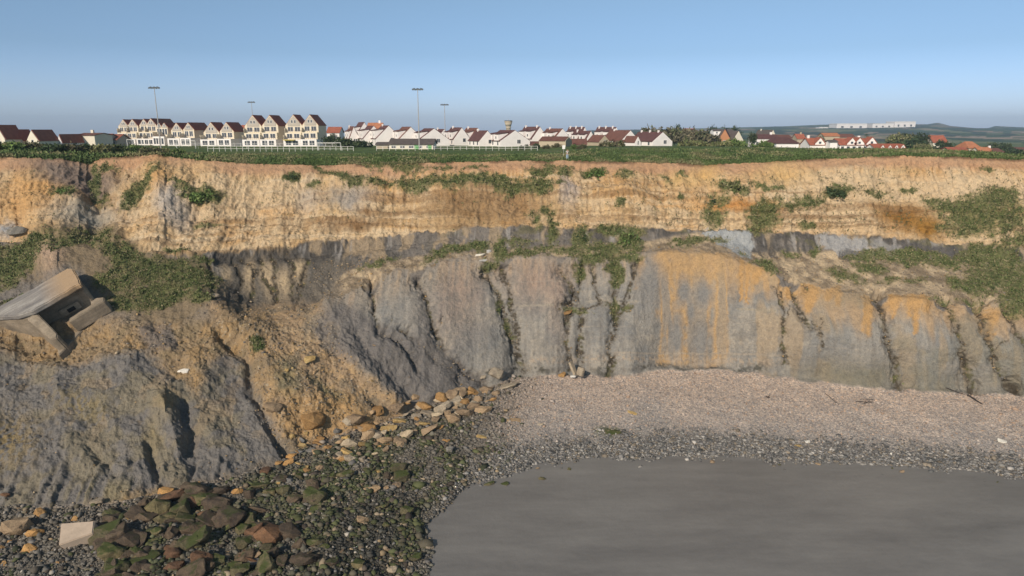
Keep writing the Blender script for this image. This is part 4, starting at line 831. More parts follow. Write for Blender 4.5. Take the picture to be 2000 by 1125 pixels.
stones('cobbles', q, rng.gamma(2.2, .030, len(i))+.045, pal*.66, 34, 'dark wet cobbles along the edge of the pool')
i, q = samp(bz*(1-sstep(dn, .6, .8))*sstep(PXG, 900, 1000)*inv_, 15000, 35); pal = np.array([(.33,.28,.25),(.42,.36,.31),(.24,.22,.21),(.40,.28,.20)])[rng.choice(4, len(i))]
stones('pebbles', q, rng.gamma(2, .018, len(i))+.03, pal, 36, 'pinkish pebbles on the upper shingle')
debz = np.clip(deb*.9+mnd*.35*(1-cl)+cl*.05+poly([(600,520),(760,500),(700,560),(620,600)],12)+gd*.8+be*.5, 0, 1)*(1-beach)*inv_*(1-vegm)
i, q = samp(debz, 9000, 37); pal = np.array([(.42,.33,.22),(.30,.24,.17),(.20,.18,.16),(.42,.28,.13)])[rng.choice(4, len(i))]
stones('scree', q, rng.gamma(2, .022, len(i))+.025, pal*.8, 38, 'small loose scree scattered over the slumped cliff')
#PART3
# ---------------------------------------------------------------- bunker
A0, B0, C0_ = at(62, 607, 81.6), at(153, 556, 84.5), at(141, 523, 90.5)
e1 = (B0-A0).normalized(); e2 = (C0_-B0); e2 = (e2-e1*e2.dot(e1)).normalized(); e3 = e1.cross(e2)
if e3.z < 0: e3 = -e3
bk = empty('concrete_bunker', (0, 0, 0), 0, 'tilted wartime concrete bunker half slid down the left of the cliff', 'bunker')
bk.matrix_world = Matrix(((e1.x, e2.x, e3.x, B0.x), (e1.y, e2.y, e3.y, B0.y), (e1.z, e2.z, e3.z, B0.z), (0, 0, 0, 1)))
m, N, L, P = newmat('bunker_concrete'); tc = N.new('ShaderNodeTexCoord'); g = N.new('ShaderNodeNewGeometry')
t = noise_node(N, L, tc.outputs['Object'], .35, 6, .6); t2 = noise_node(N, L, tc.outputs['Object'], 4, 6, .7)
mpn = N.new('ShaderNodeMapping'); mpn.inputs['Scale'].default_value = (.15, .15, 3.2); L.new(tc.outputs['Object'], mpn.inputs[0]); t3 = noise_node(N, L, mpn.outputs[0], 1, 3)
c = ramp(N, L, t.outputs[0], [(.3, (.17, .14, .105)), (.5, (.26, .21, .15)), (.7, (.34, .28, .21))]).outputs[0]
c = mixc(N, L, c, ramp(N, L, t2.outputs[0], [(.3, (.75,)*3), (.7, (1.15,)*3)]).outputs[0], 1, 'MULTIPLY'); c = mixc(N, L, c, ramp(N, L, t3.outputs[0], [(.35, (.85,)*3), (.6, (1.05,)*3)]).outputs[0], 1, 'MULTIPLY')
L.new(c, P.inputs['Base Color']); P.inputs['Roughness'].default_value = .92; b_ = N.new('ShaderNodeBump'); b_.inputs['Distance'].default_value = .05; L.new(t2.outputs[0], b_.inputs['Height']); L.new(b_.outputs[0], P.inputs['Normal']); M['bunker'] = m
m, N, L, P = newmat('bunker_roof'); tc = N.new('ShaderNodeTexCoord'); mpn = N.new('ShaderNodeMapping'); mpn.inputs['Scale'].default_value = (.16, .55, 1); L.new(tc.outputs['Object'], mpn.inputs[0])
t = noise_node(N, L, mpn.outputs[0], 1.2, 5, .6); t2 = noise_node(N, L, tc.outputs['Object'], 5, 6, .7); sx = N.new('ShaderNodeSeparateXYZ'); L.new(tc.outputs['Object'], sx.inputs[0])
c = ramp(N, L, t.outputs[0], [(.35, (.15, .14, .135)), (.52, (.24, .22, .20)), (.62, (.33, .31, .28))]).outputs[0]
ma = N.new('ShaderNodeMapRange'); ma.inputs[1].default_value = -4.5; ma.inputs[2].default_value = -1.5; L.new(sx.outputs[0], ma.inputs[0]); c = mixc(N, L, c, (.36, .25, .15), ma.outputs[0])
c = mixc(N, L, c, ramp(N, L, t2.outputs[0], [(.3, (.75,)*3), (.7, (1.15,)*3)]).outputs[0], 1, 'MULTIPLY'); L.new(c, P.inputs['Base Color']); P.inputs['Roughness'].default_value = .95; M['bunker_roof'] = m
def worn(name, pts, z0, z1, mat, bev=.15, taper=0, seed=0, n=2, ztop=None):
    """polygon in x,y extruded from z0 to z1 with worn edges"""
    bm = bmesh.new(); cx = sum(p[0] for p in pts)/len(pts); cy = sum(p[1] for p in pts)/len(pts)
    lo_ = [bm.verts.new((x+(cx-x)*taper, y+(cy-y)*taper, z0)) for x, y in pts]; hi_ = [bm.verts.new((x, y, ztop[i] if ztop else z1)) for i, (x, y) in enumerate(pts)]; k = len(pts)
    bm.faces.new(lo_); bm.faces.new(hi_[::-1])
    for i in range(k): bm.faces.new((lo_[i], hi_[i], hi_[(i+1) % k], lo_[(i+1) % k]))
    bmesh.ops.recalc_face_normals(bm, faces=bm.faces); bmesh.ops.bevel(bm, geom=list(bm.edges), offset=bev, segments=3, affect='EDGES')
    bmesh.ops.triangulate(bm, faces=bm.faces)
    for _ in range(n): bmesh.ops.subdivide_edges(bm, edges=[e for e in bm.edges if e.calc_length() > .6], cuts=1); bmesh.ops.triangulate(bm, faces=[f for f in bm.faces if len(f.verts) > 3])
    for v in bm.verts: v.co += Vector((mnoise.noise(v.co*.8+Vector((seed,0,0))), mnoise.noise(v.co*.8+Vector((0,seed,9))), mnoise.noise(v.co*.9+Vector((3,0,seed)))))*bev*.7
    me = bpy.data.meshes.new(name); bm.to_mesh(me); bm.free(); me.materials.append(mat); o = bpy.data.objects.new(name, me); COL.objects.link(o); o.parent = bk; return o
ez = e1.cross(e2)
def pl(px, py):
    d = at(px, py, 1.0)-cam.location; q = cam.location+d*(ez.dot(B0-cam.location)/ez.dot(d))-B0; return (q.dot(e1), q.dot(e2))
RF = [pl(-60,623),pl(0,618),pl(32,616),pl(62,607),pl(104,583),pl(148,557),pl(156,554),pl(151,539),pl(142,525),pl(134,523),pl(66,562),pl(-30,612)]
cxr = sum(p[0] for p in RF)/len(RF); cyr = sum(p[1] for p in RF)/len(RF); xl = pl(62,607)[0]
worn('roof', RF[::-1], -.7, .0, M['bunker_roof'], .13)
def ins(p, k=.03): return (p[0]+(cxr-p[0])*k, p[1]+(cyr-p[1])*k)
worn('wall', [ins(p) for p in RF[:4]]+[(xl+.2, 2.6), ins(RF[10]), ins(RF[11])], -4.6, -.6, M['bunker'], .18, .02, 2)
worn('wall', [(xl-.1, 2.2),(-.9, 1.5),(.0, .9),(.3, 1.5),(.1, 5.9),(-1.2, 6.0),(xl-.1, 4.4)], -5.4, -.6, M['bunker'], .12, 0, 3)
e = worn('embrasure', [(-3.9,1.45),(-1.4,1.2),(-1.4,1.9),(-3.9,2.1)], -3.25, -2.2, M['bunker'], .05, 0, 4, 1)
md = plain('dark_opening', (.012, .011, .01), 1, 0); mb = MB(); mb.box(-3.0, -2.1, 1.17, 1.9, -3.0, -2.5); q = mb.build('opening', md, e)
worn('wing_wall', [(xl-1.1,.5),(xl+.15,.5),(xl+.9,-3.2),(xl+.6,-3.7),(xl-.1,-3.5)], -6.2, 0, M['bunker'], .12, 0, 5, 2, [-.6,-.6,-3.0,-3.2,-3.0])
worn('wing_wall', [(-3.4,-1.3),(1.2,-1.0),(1.4,.2),(.4,1.6),(-.2,1.5),(-.4,.1),(-3.3,-.2)], -4.9, -3.1, M['bunker'], .1, 0, 7)
worn('apron', [(-6.3,-4.6),(-3.0,-1.4),(-.6,1.7),(-6.2,2.4)], -5.9, -4.9, M['bunker'], .1, 0, 8)

# ---------------------------------------------------------------- masts, railings, goals, sign, person
M['steel'] = plain('galvanised_steel', (.42, .40, .38), .6, .1, 2, 0, .2); M['dark_steel'] = plain('dark_steel', (.08, .08, .085), .6, .1); M['white_paint'] = plain('white_paint', (.78, .76, .72), .5, .05)
M['lampglass'] = plain('lamp_glass', (.25, .28, .3), .2, .05)
def gpt(px, Y): 
    X_ = float(dirs(px, 285)[0]*Y); return Vector((X_, Y, zground(px, Y)))
def mast(pxb, topy, Y, label, armw):
    p = gpt(pxb, Y); h = at(pxb, topy, Y).z-p.z; e = empty('floodlight_mast', p, 0, label, 'floodlight mast', 'floodlight masts around the football pitch')
    MB().tube((0, 0, 0), (0, 0, h), .17, .08, 8).build('pole', M['steel'], e)
    MB().tube((-armw, 0, h-.1), (armw, 0, h-.1), .06, .06, 6).build('crossbar', M['steel'], e)
    for s in (-1, 1):
        for k in (0, 1):
            o = MB().box(-.42, .42, -.16, .16, -.14, .14).build('floodlight', M['dark_steel'], e); o.location = (s*(armw-.15-k*.75), -.1, h+.12-k*.05); o.rotation_euler = (.5, s*.35, 0)
            g_ = MB().box(-.36, .36, -.19, -.162, -.1, .1).build('lens', M['lampglass'], o)
mast(314, 172, 190, 'tall grey floodlight mast in front of the leftmost apartment houses', 1.25)
mast(819, 175, 190, 'tall grey floodlight mast in front of the low clubhouse', 1.25)
mast(870, 205, 262, 'shorter looking floodlight mast before the white gabled houses, right of the clubhouse', 1.25)
mast(498, 200, 292, 'floodlight mast rising behind the apartment house roofs', 1.25)
def railing(px0, px1, Y0, Y1, n, h, label, mat):
    a = gpt(px0, Y0); b_ = gpt(px1, Y1); e = empty('railing', a, 0, label, 'railing')
    for i in range(n):
        q = a.lerp(b_, i/(n-1)); q.z = gpt(px0+(px1-px0)*i/(n-1), Y0+(Y1-Y0)*i/(n-1)).z; q = q-a
        MB().tube(q-Vector((0, 0, .3)), q+Vector((0, 0, h)), .05, .05, 5).build('post', mat, e)
    mb = MB()
    for z in (h, h*.5): mb.tube(Vector((0, 0, z)), b_-a+Vector((0, 0, z)), .04, .04, 5)
    mb.build('rail', mat, e)
railing(405, 690, 176, 176, 26, 1.15, 'white tubular railing along the seaward side of the pitch, left half', M['white_paint'])
railing(735, 1050, 184, 184, 26, 1.1, 'pale tubular railing in front of the clubhouse and white houses', M['white_paint'])
railing(330, 700, 226, 226, 30, 1.1, 'far white railing in front of the apartment houses', M['white_paint'])
def goal(px0, px1, Y, hgt, label):
    a = gpt(px0, Y); b_ = gpt(px1, Y); w = b_.x-a.x; e = empty('football_goal', a, 0, label, 'football goal', 'football goals')
    for x in (0, w): MB().tube((x, 0, -.1), (x, 0, hgt), .07, .07, 6).build('post', M['white_paint'], e)
    MB().tube((-.05, 0, hgt), (w+.05, 0, hgt), .07, .07, 6).build('crossbar', M['white_paint'], e)
    mb = MB()
    for x in (0, w): mb.tube((x, 0, hgt), (x, 1.2, hgt*.7), .03, .03, 5).tube((x, 1.2, hgt*.7), (x, 1.8, 0), .03, .03, 5)
    mb.build('stay', M['white_paint'], e)
goal(620, 665, 182, 2.0, 'widest white football goal, right of the yellow awning'); goal(482, 519, 205, 2.4, 'white football goal before the middle apartment pair')
goal(345, 382, 200, 2.2, 'pale football goal in front of the small apartment houses, right of the leftmost mast'); goal(249, 277, 205, 2.4, 'white football goal half hidden by scrub at left')
# signboard
p = gpt(1101, 126); e = empty('sign', p, 0, 'small white square sign on a thin post at the cliff edge', 'sign'); MB().tube((0, 0, -.2), (0, 0, 2.0), .035, .035, 6).build('post', M['steel'], e); MB().box(-.26, .26, -.05, -.036, 1.45, 2.1).build('sign_board', M['white_paint'], e)
p = gpt(1688, 122); e = empty('post', p, 0, 'lone grey wooden post in the grass at the right of the cliff edge', 'post'); MB().tube((0, 0, -.2), (0, 0, 1.55), .07, .06, 7).build('shaft', M['wood'], e); MB().box(-.1, .1, -.1, .1, 1.55, 1.62).build('cap', M['steel'], e)
# person standing at the edge, arms raised to the face
def skin_fig(name, verts, edges, rads, mat, parent, sub=1):
    me = bpy.data.meshes.new(name); me.from_pydata(verts, edges, []); o = bpy.data.objects.new(name, me); COL.objects.link(o); o.parent = parent; me.materials.append(mat)
    bm = bmesh.new(); bm.from_mesh(me); ly = bm.verts.layers.skin.verify(); bm.verts.ensure_lookup_table()
    for v, r_ in zip(bm.verts, rads): v[ly].radius = (r_, r_)
    bm.verts[0][ly].use_root = True; bm.to_mesh(me); bm.free()
    md_ = o.modifiers.new('skin', 'SKIN'); md_.use_smooth_shade = True; s_ = o.modifiers.new('sub', 'SUBSURF'); s_.levels = sub; s_.render_levels = sub; return o
M['skin'] = plain('skin', (.50, .30, .21), .6, .05); M['top'] = plain('pale_shirt', (.62, .58, .55), .8, .05); M['jeans'] = plain('light_blue_jeans', (.33, .44, .55), .85, .08); M['hair'] = plain('brown_hair', (.06, .035, .02), .7, .1)
pp = Vector(bil(Vp, np.array([float(np.interp(1.6, YR, np.arange(len(YR))))]), np.array([float(np.interp(1108, cols, np.arange(len(cols))))]))[0]); e = empty('person', pp, .2, 'person in pale top and light blue jeans at the cliff edge, hands raised to face', 'person')
BV = [(0,0,.95),(0,0,1.12),(0,0,1.30),(0,0,1.42),(0,0,1.50),(0,-.01,1.60),(0,-.01,1.70)]; BE = [(i, i+1) for i in range(6)]; BR = [.14,.125,.15,.12,.055,.085,.07]
for s in (-1, 1):
    b0 = len(BV); BV += [(s*.09,0,.88),(s*.11,.0,.50),(s*.12,.02,.10),(s*.13,-.10,.04)]; BR += [.095,.065,.045,.04]; BE += [(0, b0),(b0, b0+1),(b0+1, b0+2),(b0+2, b0+3)]
    b0 = len(BV); BV += [(s*.19,0,1.40),(s*.27,-.12,1.20),(s*.13,-.27,1.45),(s*.10,-.28,1.53)]; BR += [.06,.045,.032,.03]; BE += [(3, b0),(b0, b0+1),(b0+1, b0+2),(b0+2, b0+3)]; hb = b0+3
    for k, (dx, ln) in enumerate([(-.03,.06),(-.01,.075),(.01,.07),(.03,.055)]):
        c0 = len(BV); BV += [(s*.10+dx,-.29,1.57),(s*.10+dx,-.30,1.57+ln)]; BR += [.01,.008]; BE += [(hb, c0),(c0, c0+1)]
    c0 = len(BV); BV += [(s*.06,-.29,1.54),(s*.045,-.30,1.57)]; BR += [.011,.009]; BE += [(hb, c0),(c0, c0+1)]
skin_fig('body', BV, BE, BR, M['skin'], e)
skin_fig('trousers', [(0,0,.98),(.09,0,.86),(.115,0,.50),(.12,.02,.13),(-.09,0,.86),(-.115,0,.50),(-.12,.02,.13)], [(0,1),(1,2),(2,3),(0,4),(4,5),(5,6)], [.155,.115,.085,.075,.115,.085,.075], M['jeans'], e)
skin_fig('shirt', [(0,0,.98),(0,0,1.15),(0,0,1.32),(0,0,1.43),(.20,0,1.40),(.27,-.11,1.22),(.16,-.24,1.40),(-.20,0,1.40),(-.27,-.11,1.22),(-.16,-.24,1.40)], [(0,1),(1,2),(2,3),(3,4),(4,5),(5,6),(3,7),(7,8),(8,9)], [.165,.15,.17,.13,.075,.06,.045,.075,.06,.045], M['top'], e)
skin_fig('hair', [(0,.05,1.62),(0,.02,1.74),(0,.06,1.52)], [(0,1),(0,2)], [.085,.075,.06], M['hair'], e)

# ---------------------------------------------------------------- houses
def wallmat(name, col): return plain(name, col, .85, .06, .5)
M['white'] = wallmat('white_render', (.84, .79, .76)); M['cream'] = wallmat('cream_render', (.72, .63, .48)); M['greyclad'] = wallmat('grey_cladding', (.46, .41, .35)); M['beige'] = wallmat('beige_render', (.44, .37, .27)); M['brickw'] = wallmat('orange_brick', (.42, .20, .10)); M['creamwall'] = wallmat('pale_cream_render', (.74, .68, .56))
def roofmat(name, col):
    m, N, L, P = newmat(name); tc = N.new('ShaderNodeTexCoord'); w_ = N.new('ShaderNodeTexWave'); w_.bands_direction = 'Z'; w_.inputs['Scale'].default_value = 2.2; w_.inputs['Distortion'].default_value = .6; L.new(tc.outputs['Object'], w_.inputs[0])
    t = noise_node(N, L, tc.outputs['Object'], .9, 5, .7); c = ramp(N, L, t.outputs[0], [(.3, tuple(x*.75 for x in col)), (.7, tuple(x*1.25 for x in col))]).outputs[0]
    c = mixc(N, L, c, ramp(N, L, w_.outputs[0], [(0, (.8,)*3), (1, (1.08,)*3)]).outputs[0], 1, 'MULTIPLY'); L.new(c, P.inputs['Base Color']); P.inputs['Roughness'].default_value = .85; P.inputs['Specular IOR Level'].default_value = .2; return m
M['rbrown'] = roofmat('brown_red_tiles', (.31, .105, .065)); M['rdark'] = roofmat('dark_purple_tiles', (.125, .062, .058)); M['rred'] = roofmat('red_tiles', (.36, .12, .075)); M['rorange'] = roofmat('orange_tiles', (.46, .19, .10)); M['rgrey'] = roofmat('grey_brown_roof', (.12, .10, .09)); M['rrust'] = roofmat('rust_brown_tiles', (.17, .08, .062))
M['glass'] = plain('window_glass', (.06, .07, .085), .15, .3, 1, 0, 0, .6); M['frame'] = plain('window_frame', (.75, .73, .70), .5, .05); M['grn'] = plain('green_door_paint', (.10, .34, .10), .5, .1); M['yel'] = plain('yellow_canvas', (.70, .52, .06), .8, .05); M['rail_b'] = plain('bronze_railing', (.20, .15, .12), .6, .1)
def window(x, z, w, h, y, parent, face='-y', frame=True):
    """window centred at x,z on the wall at depth y (front) or on the left/right wall"""
    t = .05
    def bx(u0, u1, d0, d1, z0, z1):
        if face == '-y': return (u0, u1, y-d1, y-d0, z0, z1)
        if face == '-x': return (y-d1, y-d0, u0, u1, z0, z1)
        return (y+d0, y+d1, u0, u1, z0, z1)
    f = MB()
    f.box(*bx(x-w/2-.08, x-w/2, -.02, t, z-h/2-.08, z+h/2+.08)); f.box(*bx(x+w/2, x+w/2+.08, -.02, t, z-h/2-.08, z+h/2+.08))
    f.box(*bx(x-w/2, x+w/2, -.02, t, z+h/2, z+h/2+.08)); f.box(*bx(x-w/2, x+w/2, -.02, t, z-h/2-.08, z-h/2))
    if w > 1.1: f.box(*bx(x-.04, x+.04, -.02, t, z-h/2, z+h/2))
    o = f.build('window', M['frame'], parent); MB().box(*bx(x-w/2, x+w/2, -.02, .02, z-h/2, z+h/2)).build('pane', M['glass'], o); return o
def roof_slabs(w, eave, ridge, y0, y1, over=.3, th=.18, skew=0):
    """two slopes; ridge may sit off centre"""
    xr = skew; mb = MB()
    for s in (-1, 1):
        xe = s*w/2; dx, dz = xe-xr, eave-ridge; ln = math.hypot(dx, dz); ux, uz = dx/ln, dz/ln; xo, zo = xe+ux*over, eave+uz*over
        nx, nz = (-uz*s, ux*s) if True else (0, 0)
        if nz < 0: nx, nz = -nx, -nz
        mb.prism([(xr, ridge+.02), (xo, zo+.02), (xo+nx*th, zo+.02+nz*th), (xr, ridge+.02+th/max(.2, abs(nz)))], y0-over*.1, y1+over*.3)
    return mb
def gable_house(px_l, px_r, py_apex, Y, L_, rz, wall, roofm, label, cat='house', group=None, eave=.5, chim=1, wins=((0, .35),), dormer=None, basey=None, skew=0, leftw=0, name='house', zb=None):
    cx_ = (px_l+px_r)/2; p = gpt(cx_, Y); 
    if zb is not None: p.z = zb
    w = (px_r-px_l)/FPX*(Y*CT)/max(.3, math.cos(rz)); h = at(cx_, py_apex, Y).z-p.z; h = max(h, 3.0); ev = h*eave
    e = empty(name, p, rz, label, cat, group)
    mb = MB(); mb.prism([(-w/2, -.6), (w/2, -.6), (w/2, ev), (skew, h), (-w/2, ev)], 0, L_); wl_ = mb.build('wall', wall, e)
    r_ = roof_slabs(w, ev, h, .25, L_, .25, .14, skew).build('roof', roofm, e)
    for k in range(chim):
        y = L_*(.15+.7*k/max(1, chim-1)) if chim > 1 else L_*.75
        MB().box(skew-.4, skew+.1, y, y+.6, h-1.0, h+.75).build('chimney', wall, r_)
    for wx, wz in wins: window(wx*w, wz*h, min(1.2, w*.16), 1.2, 0, e)
    for k in range(leftw): window(L_*(k+.5)/leftw, min(ev*.55, 1.6), 1.1, 1.1, -w/2, e, '-x')
    if dormer:
        for y0, y1 in dormer:
            xa = -w*.18; xb = -w/2-.1; za = h+(ev-h)*(abs(xa-skew)/(w/2+skew)) if False else h-(h-ev)*(.36); zb_ = ev
            mb = MB(); mb.prism([(xa, za+.35), (xb, za-.15), (xb, zb_+.15), (xa, za-.6)], y0, y1); d = mb.build('dormer', wall, e)
            MB().prism([(xa+.3, za+.62), (xb-.2, za+.0), (xb-.2, za+.14), (xa+.3, za+.76)], y0-.1, y1+.1).build('dormer_roof', roofm, d)
            window((y0+y1)/2, (za+zb_)/2, .9, .8, xb, d, '-x')
    return e
# apartment houses: unit = gable house with stepped terraces in front
def apartment(px_l, px_r, py_apex, Y, L_, storeys, label, group, wallm='cream', awn=False, side=True, endwall=True):
    cx_ = (px_l+px_r)/2; p = gpt(cx_, Y); w = (px_r-px_l)/FPX*Y*CT; h = at(cx_, py_apex, Y).z-p.z; e = empty('apartment_house', p, 0, label, 'house', group)
    ev = h-w*.62; fh = ev/storeys; up_ = M['greyclad']; lowm = M[wallm]
    MB().prism([(-w/2, fh*.99), (w/2, fh*.99), (w/2, ev), (0, h), (-w/2, ev)], 0, L_).build('wall', lowm if wallm == 'cream' else up_, e)
    MB().prism([(-w*.36, ev-fh*.05), (w*.36, ev-fh*.05), (w*.36, ev+w*.17), (0, h-.35), (-w*.36, ev+w*.17)], -.12, -.01).build('gable_panel', up_, e)
    MB().box(-w/2, w/2, -3.2, L_, -.6, fh-.01).build('ground_floor', M['white'], e)
    roof_slabs(w, ev, h, .22, L_, .25, .12).build('roof', M['rbrown'], e)
    for k in range(storeys):                      # glazing bands
        y = -3.2 if k == 0 else (0 if k == storeys-1 or storeys < 3 else -1.4)
        if k and y < 0: MB().box(-w/2+.1, w/2-.1, y, 0, fh*k+.02, fh*(k+1)-.02).build('loggia', lowm, e)
        for s in (-1, 1): window(s*w*.21, fh*(k+.5), w*.30, fh*.62, y, e)
        if k: 
            yb = (-3.2 if k == 1 else -1.4) if storeys > 2 else -3.2
            b_ = MB(); b_.box(-w/2+.05, w/2-.05, yb, yb+.06, fh*k+.75, fh*k+.82)
            for i in range(9): x = -w/2+.1+(w-.2)*i/8; b_.box(x-.03, x+.03, yb, yb+.05, fh*k+.02, fh*k+.75)
            b_.build('balcony_railing', M['rail_b'], e); MB().box(-w/2, -w/2+.12, yb+.1, (0 if k > 1 else -.05)-.05, fh*k+.02, fh*k+1.5).build('screen', lowm, e)
    for s in (-.09, .09): window(s*w, ev+w*.24, w*.09, .9, -.12, e)
    if awn: a = MB(); a.prism([(-w*.45, fh*.98), (w*.2, fh*.98), (w*.2, fh*.9), (-w*.45, fh*.9)], -4.6, -3.25); a.build('awning', M['yel'], e)
    return e
G1 = 'stepped apartment houses above the pitch'
for a in [(236,256,234,262,13,3,'leftmost apartment house with a small arched gable, end of the row'),(254,274,233.5,262,13,3,'second apartment house from the left end of the row'),
          (277,295,233,261,13,3,'third apartment house from the left end of the row'),(290,310,232,260,15,3,'apartment house with the tallest brown roof just left of the mast'),
          (309,321,240.5,247,11,2,'narrow low apartment house directly behind the leftmost mast'),(319,331,240.5,245,13,2,'narrow low apartment house right of the leftmost mast'),
          (337,360,240.5,243,12,2,'low apartment house with a bright gable window, left of its pair'),(361,382,240,243,13,2,'low apartment house with white ground floor door, right of its pair'),
          (400,431,239.5,241,9,2,'low apartment house with open loggia, left of the middle pair'),(432,459,239.5,241,11,2,'low apartment house with open loggia, right of the middle pair')]:
    apartment(*a[:6], a[6], G1)
for a in [(481,514,225.5,238,9,3,'tall apartment house left of the first tall pair'),(515,546,225.5,238,10,3,'tall apartment house right of the first tall pair'),
          (560,593,224.5,237,8,3,'tall apartment house with a yellow awning'),(593,624,224.5,237,10,3,'tall apartment house at the right end of the row')]:
    apartment(*a[:6], a[6], G1, awn='yellow' in a[6])
# white gabled houses
G2 = 'white gabled houses'; rz0 = R(24)
WH = [(686,700,250,262,10,1,'small white gabled house at the left end of the white row'),(700,728,241,272,11,0,'tall white gable rising behind the left end of the white row'),
 (716,748,248,256,11,0,'white gabled house below the orange roof'),(742,780,247.5,250,11,1,'white gabled house left of the clubhouse roof'),
 (786,822,250,246,12,0,'white gabled house directly behind the clubhouse'),(826,872,253,244,12,0,'wide white gable behind the right end of the clubhouse'),
 (856,881,254.5,275,10,1,'small white gable peeping out behind the wide one'),(890,916,251.5,252,12,1,'white house with brown roof right of the shorter mast'),
 (922,945,252.5,254,12,1,'white house with two chimneys in mid row'),(940,966,257.5,238,11,1,'narrow white gable close to the road with a dark plain roof'),
 (983,1030,256.5,234,13,0,'widest white gable, in the centre of the white row'),(1042,1068,250,262,14,2,'tall white gable with catslide dormers, right of the water tower'),
 (1084,1114,253.5,256,13,1,'white gabled house behind the small sign'),(1134,1150,251,290,14,3,'white gable at the back with chimneys along the ridge'),
 (1146,1162,258.5,262,13,1,'small white gable with slanting dormers beside the cream one'),(1194,1212,251,284,15,3,'white gable highest on the right of the white row'),
 (1216,1246,257,256,14,1,'white gable with dark purple roof near the grassy bank'),(1277,1311,260,250,15,3,'last white gable at the right end with three chimneys')]
for k, (l, r, ap, Y, L_, ch, lb) in enumerate(WH):
    gable_house(l-(r-l)*.12, r+(r-l)*.12, ap-1.5, Y, L_, rz0, M['white'], M['rdark'] if k % 4 else M['rrust'], lb, group=G2, eave=.34, chim=ch, wins=((.12, .3),) if k % 4 else ((0, .25), (.2, .25)), dormer=[(L_*.12, L_*.42), (L_*.56, L_*.86)] if k not in (9, 16, 17) else None, leftw=3)
gable_house(1170,1192,265,232,8,rz0,M['beige'],M['rrust'],'small cream gabled house with brown roof behind the grassy bank',group='cream gabled houses',eave=.4,chim=0)
gable_house(1240,1252,270.5,232,7,rz0,M['white'],M['rrust'],'tiny white gable with low brown roof beside the last white houses',group=G2,eave=.4,chim=0)
gable_house(1103,1119,273,228,9,R(70),M['beige'],M['rrust'],'low brown roofed outbuilding right of the sign',cat='outbuilding',eave=.6,chim=0,wins=(),name='outbuilding')
# long buildings with the ridge along x
def long_house(px0, px1, py_ridge, py_eave, Y, depth, wall, roofm, label, cat='house', group=None, gables=(), hip=0, wins=0, chim=(), name='house', py_base=None, doors=(), garage=False):
    cx_ = (px0+px1)/2; p = gpt(cx_, Y); 
    if py_base is not None: p.z = at(cx_, py_base, Y).z
    w = (px1-px0)/FPX*Y*CT; zr = at(cx_, py_ridge, Y+depth/2).z-p.z; ze = at(cx_, py_eave, Y).z-p.z; zr = max(zr, ze+.6); e = empty(name, p, 0, label, cat, group)
    if hip: MB().box(-w/2, w/2, 0, depth, -1, ze).build('wall', wall, e)
    else: MB().add([(x, y, z) for x in (-w/2, w/2) for y, z in ((0, -1), (depth, -1), (depth, ze), (depth/2, zr), (0, ze))], [(0,1,2,3,4),(9,8,7,6,5)]+[(i, (i+1) % 5, (i+1) % 5+5, i+5) for i in range(5)]).build('wall', wall, e)
    ov, th = .35, .16; hx = w*hip; dzo = (zr-ze)/(depth/2)*ov
    V_ = [(-w/2-ov, -ov, ze-dzo+.03), (w/2+ov, -ov, ze-dzo+.03), (w/2+ov-hx, depth/2, zr+.03), (-w/2-ov+hx, depth/2, zr+.03), (w/2+ov, depth+ov, ze-dzo+.03), (-w/2-ov, depth+ov, ze-dzo+.03)]
    V2_ = [(x, y, z+th) for x, y, z in V_]; F_ = [(0,1,2,3),(3,2,4,5),(1,4,2),(0,3,5)] if hip else [(0,1,2,3),(3,2,4,5)]
    F2 = [tuple(i+6 for i in f) for f in F_]; rim = [(0,1,7,6),(1,2,8,7),(2,4,10,8),(4,5,11,10),(5,3,9,11),(3,0,6,9)] if not hip else [(0,1,7,6),(1,4,10,7),(4,5,11,10),(5,0,6,11)]
    r_ = MB().add(V_+V2_, [f[::-1] for f in F_]+F2+rim).build('roof', roofm, e)
    for c_ in chim: MB().box(c_*w-.4, c_*w+.4, depth/2-.35, depth/2+.35, zr-.8, zr+1.1).build('chimney', wall, r_)
    for g_ in gables:          # gabled dormers on the front slope
        gx, gw, gh = g_; gx *= w; z0 = ze-.1; zt = ze+gh; d = MB().prism([(gx-gw/2, z0-.1), (gx+gw/2, z0-.1), (gx+gw/2, z0+gh*.25), (gx, zt), (gx-gw/2, z0+gh*.25)], -.25, depth*.4).build('dormer', wall, e)
        rr = MB()
        for s in (-1, 1): rr.prism([(gx, zt+.03), (gx+s*(gw/2+.25), z0+gh*.25-.2), (gx+s*(gw/2+.25), z0+gh*.25), (gx, zt+.22)], -.45, depth*.42)
        rr.build('dormer_roof', roofm, d); window(gx, z0+gh*.35, min(.9, gw*.3), gh*.3, -.25, d)
    for k in range(wins): window(-w/2+w*(k+.5)/wins, ze*.5, min(1.3, w/wins*.5), min(1.3, ze*.45), 0, e)
    for dx, dw, mt in doors: f_ = MB().box(dx*w-dw/2, dx*w+dw/2, -.06, .05, 0, min(2.2, ze*.9)).build('door', M[mt], e); MB().box(dx*w+dw*.3, dx*w+dw*.36, -.12, -.06, 1, 1.1).build('handle', M['steel'], f_)
    return e
long_house(760,846,272,282,197,9,M['creamwall'],M['rgrey'],'low cream clubhouse with grey roof and green doors','clubhouse',wins=5,doors=((.12,1.2,'grn'),(.42,1.1,'grn')),name='clubhouse')
long_house(735,757,281,283,199,5,M['beige'],M['rgrey'],'low grey shed attached to the left of the clubhouse','shed',name='shed')
long_house(718,745,240.5,254,290,9,M['white'],M['rorange'],'house with bright orange roof at the left of the white row',group=None,chim=(.3,))
long_house(640,664,248.5,259,300,8,M['white'],M['rred'],'house with red roof right of the tall apartment houses',wins=3)
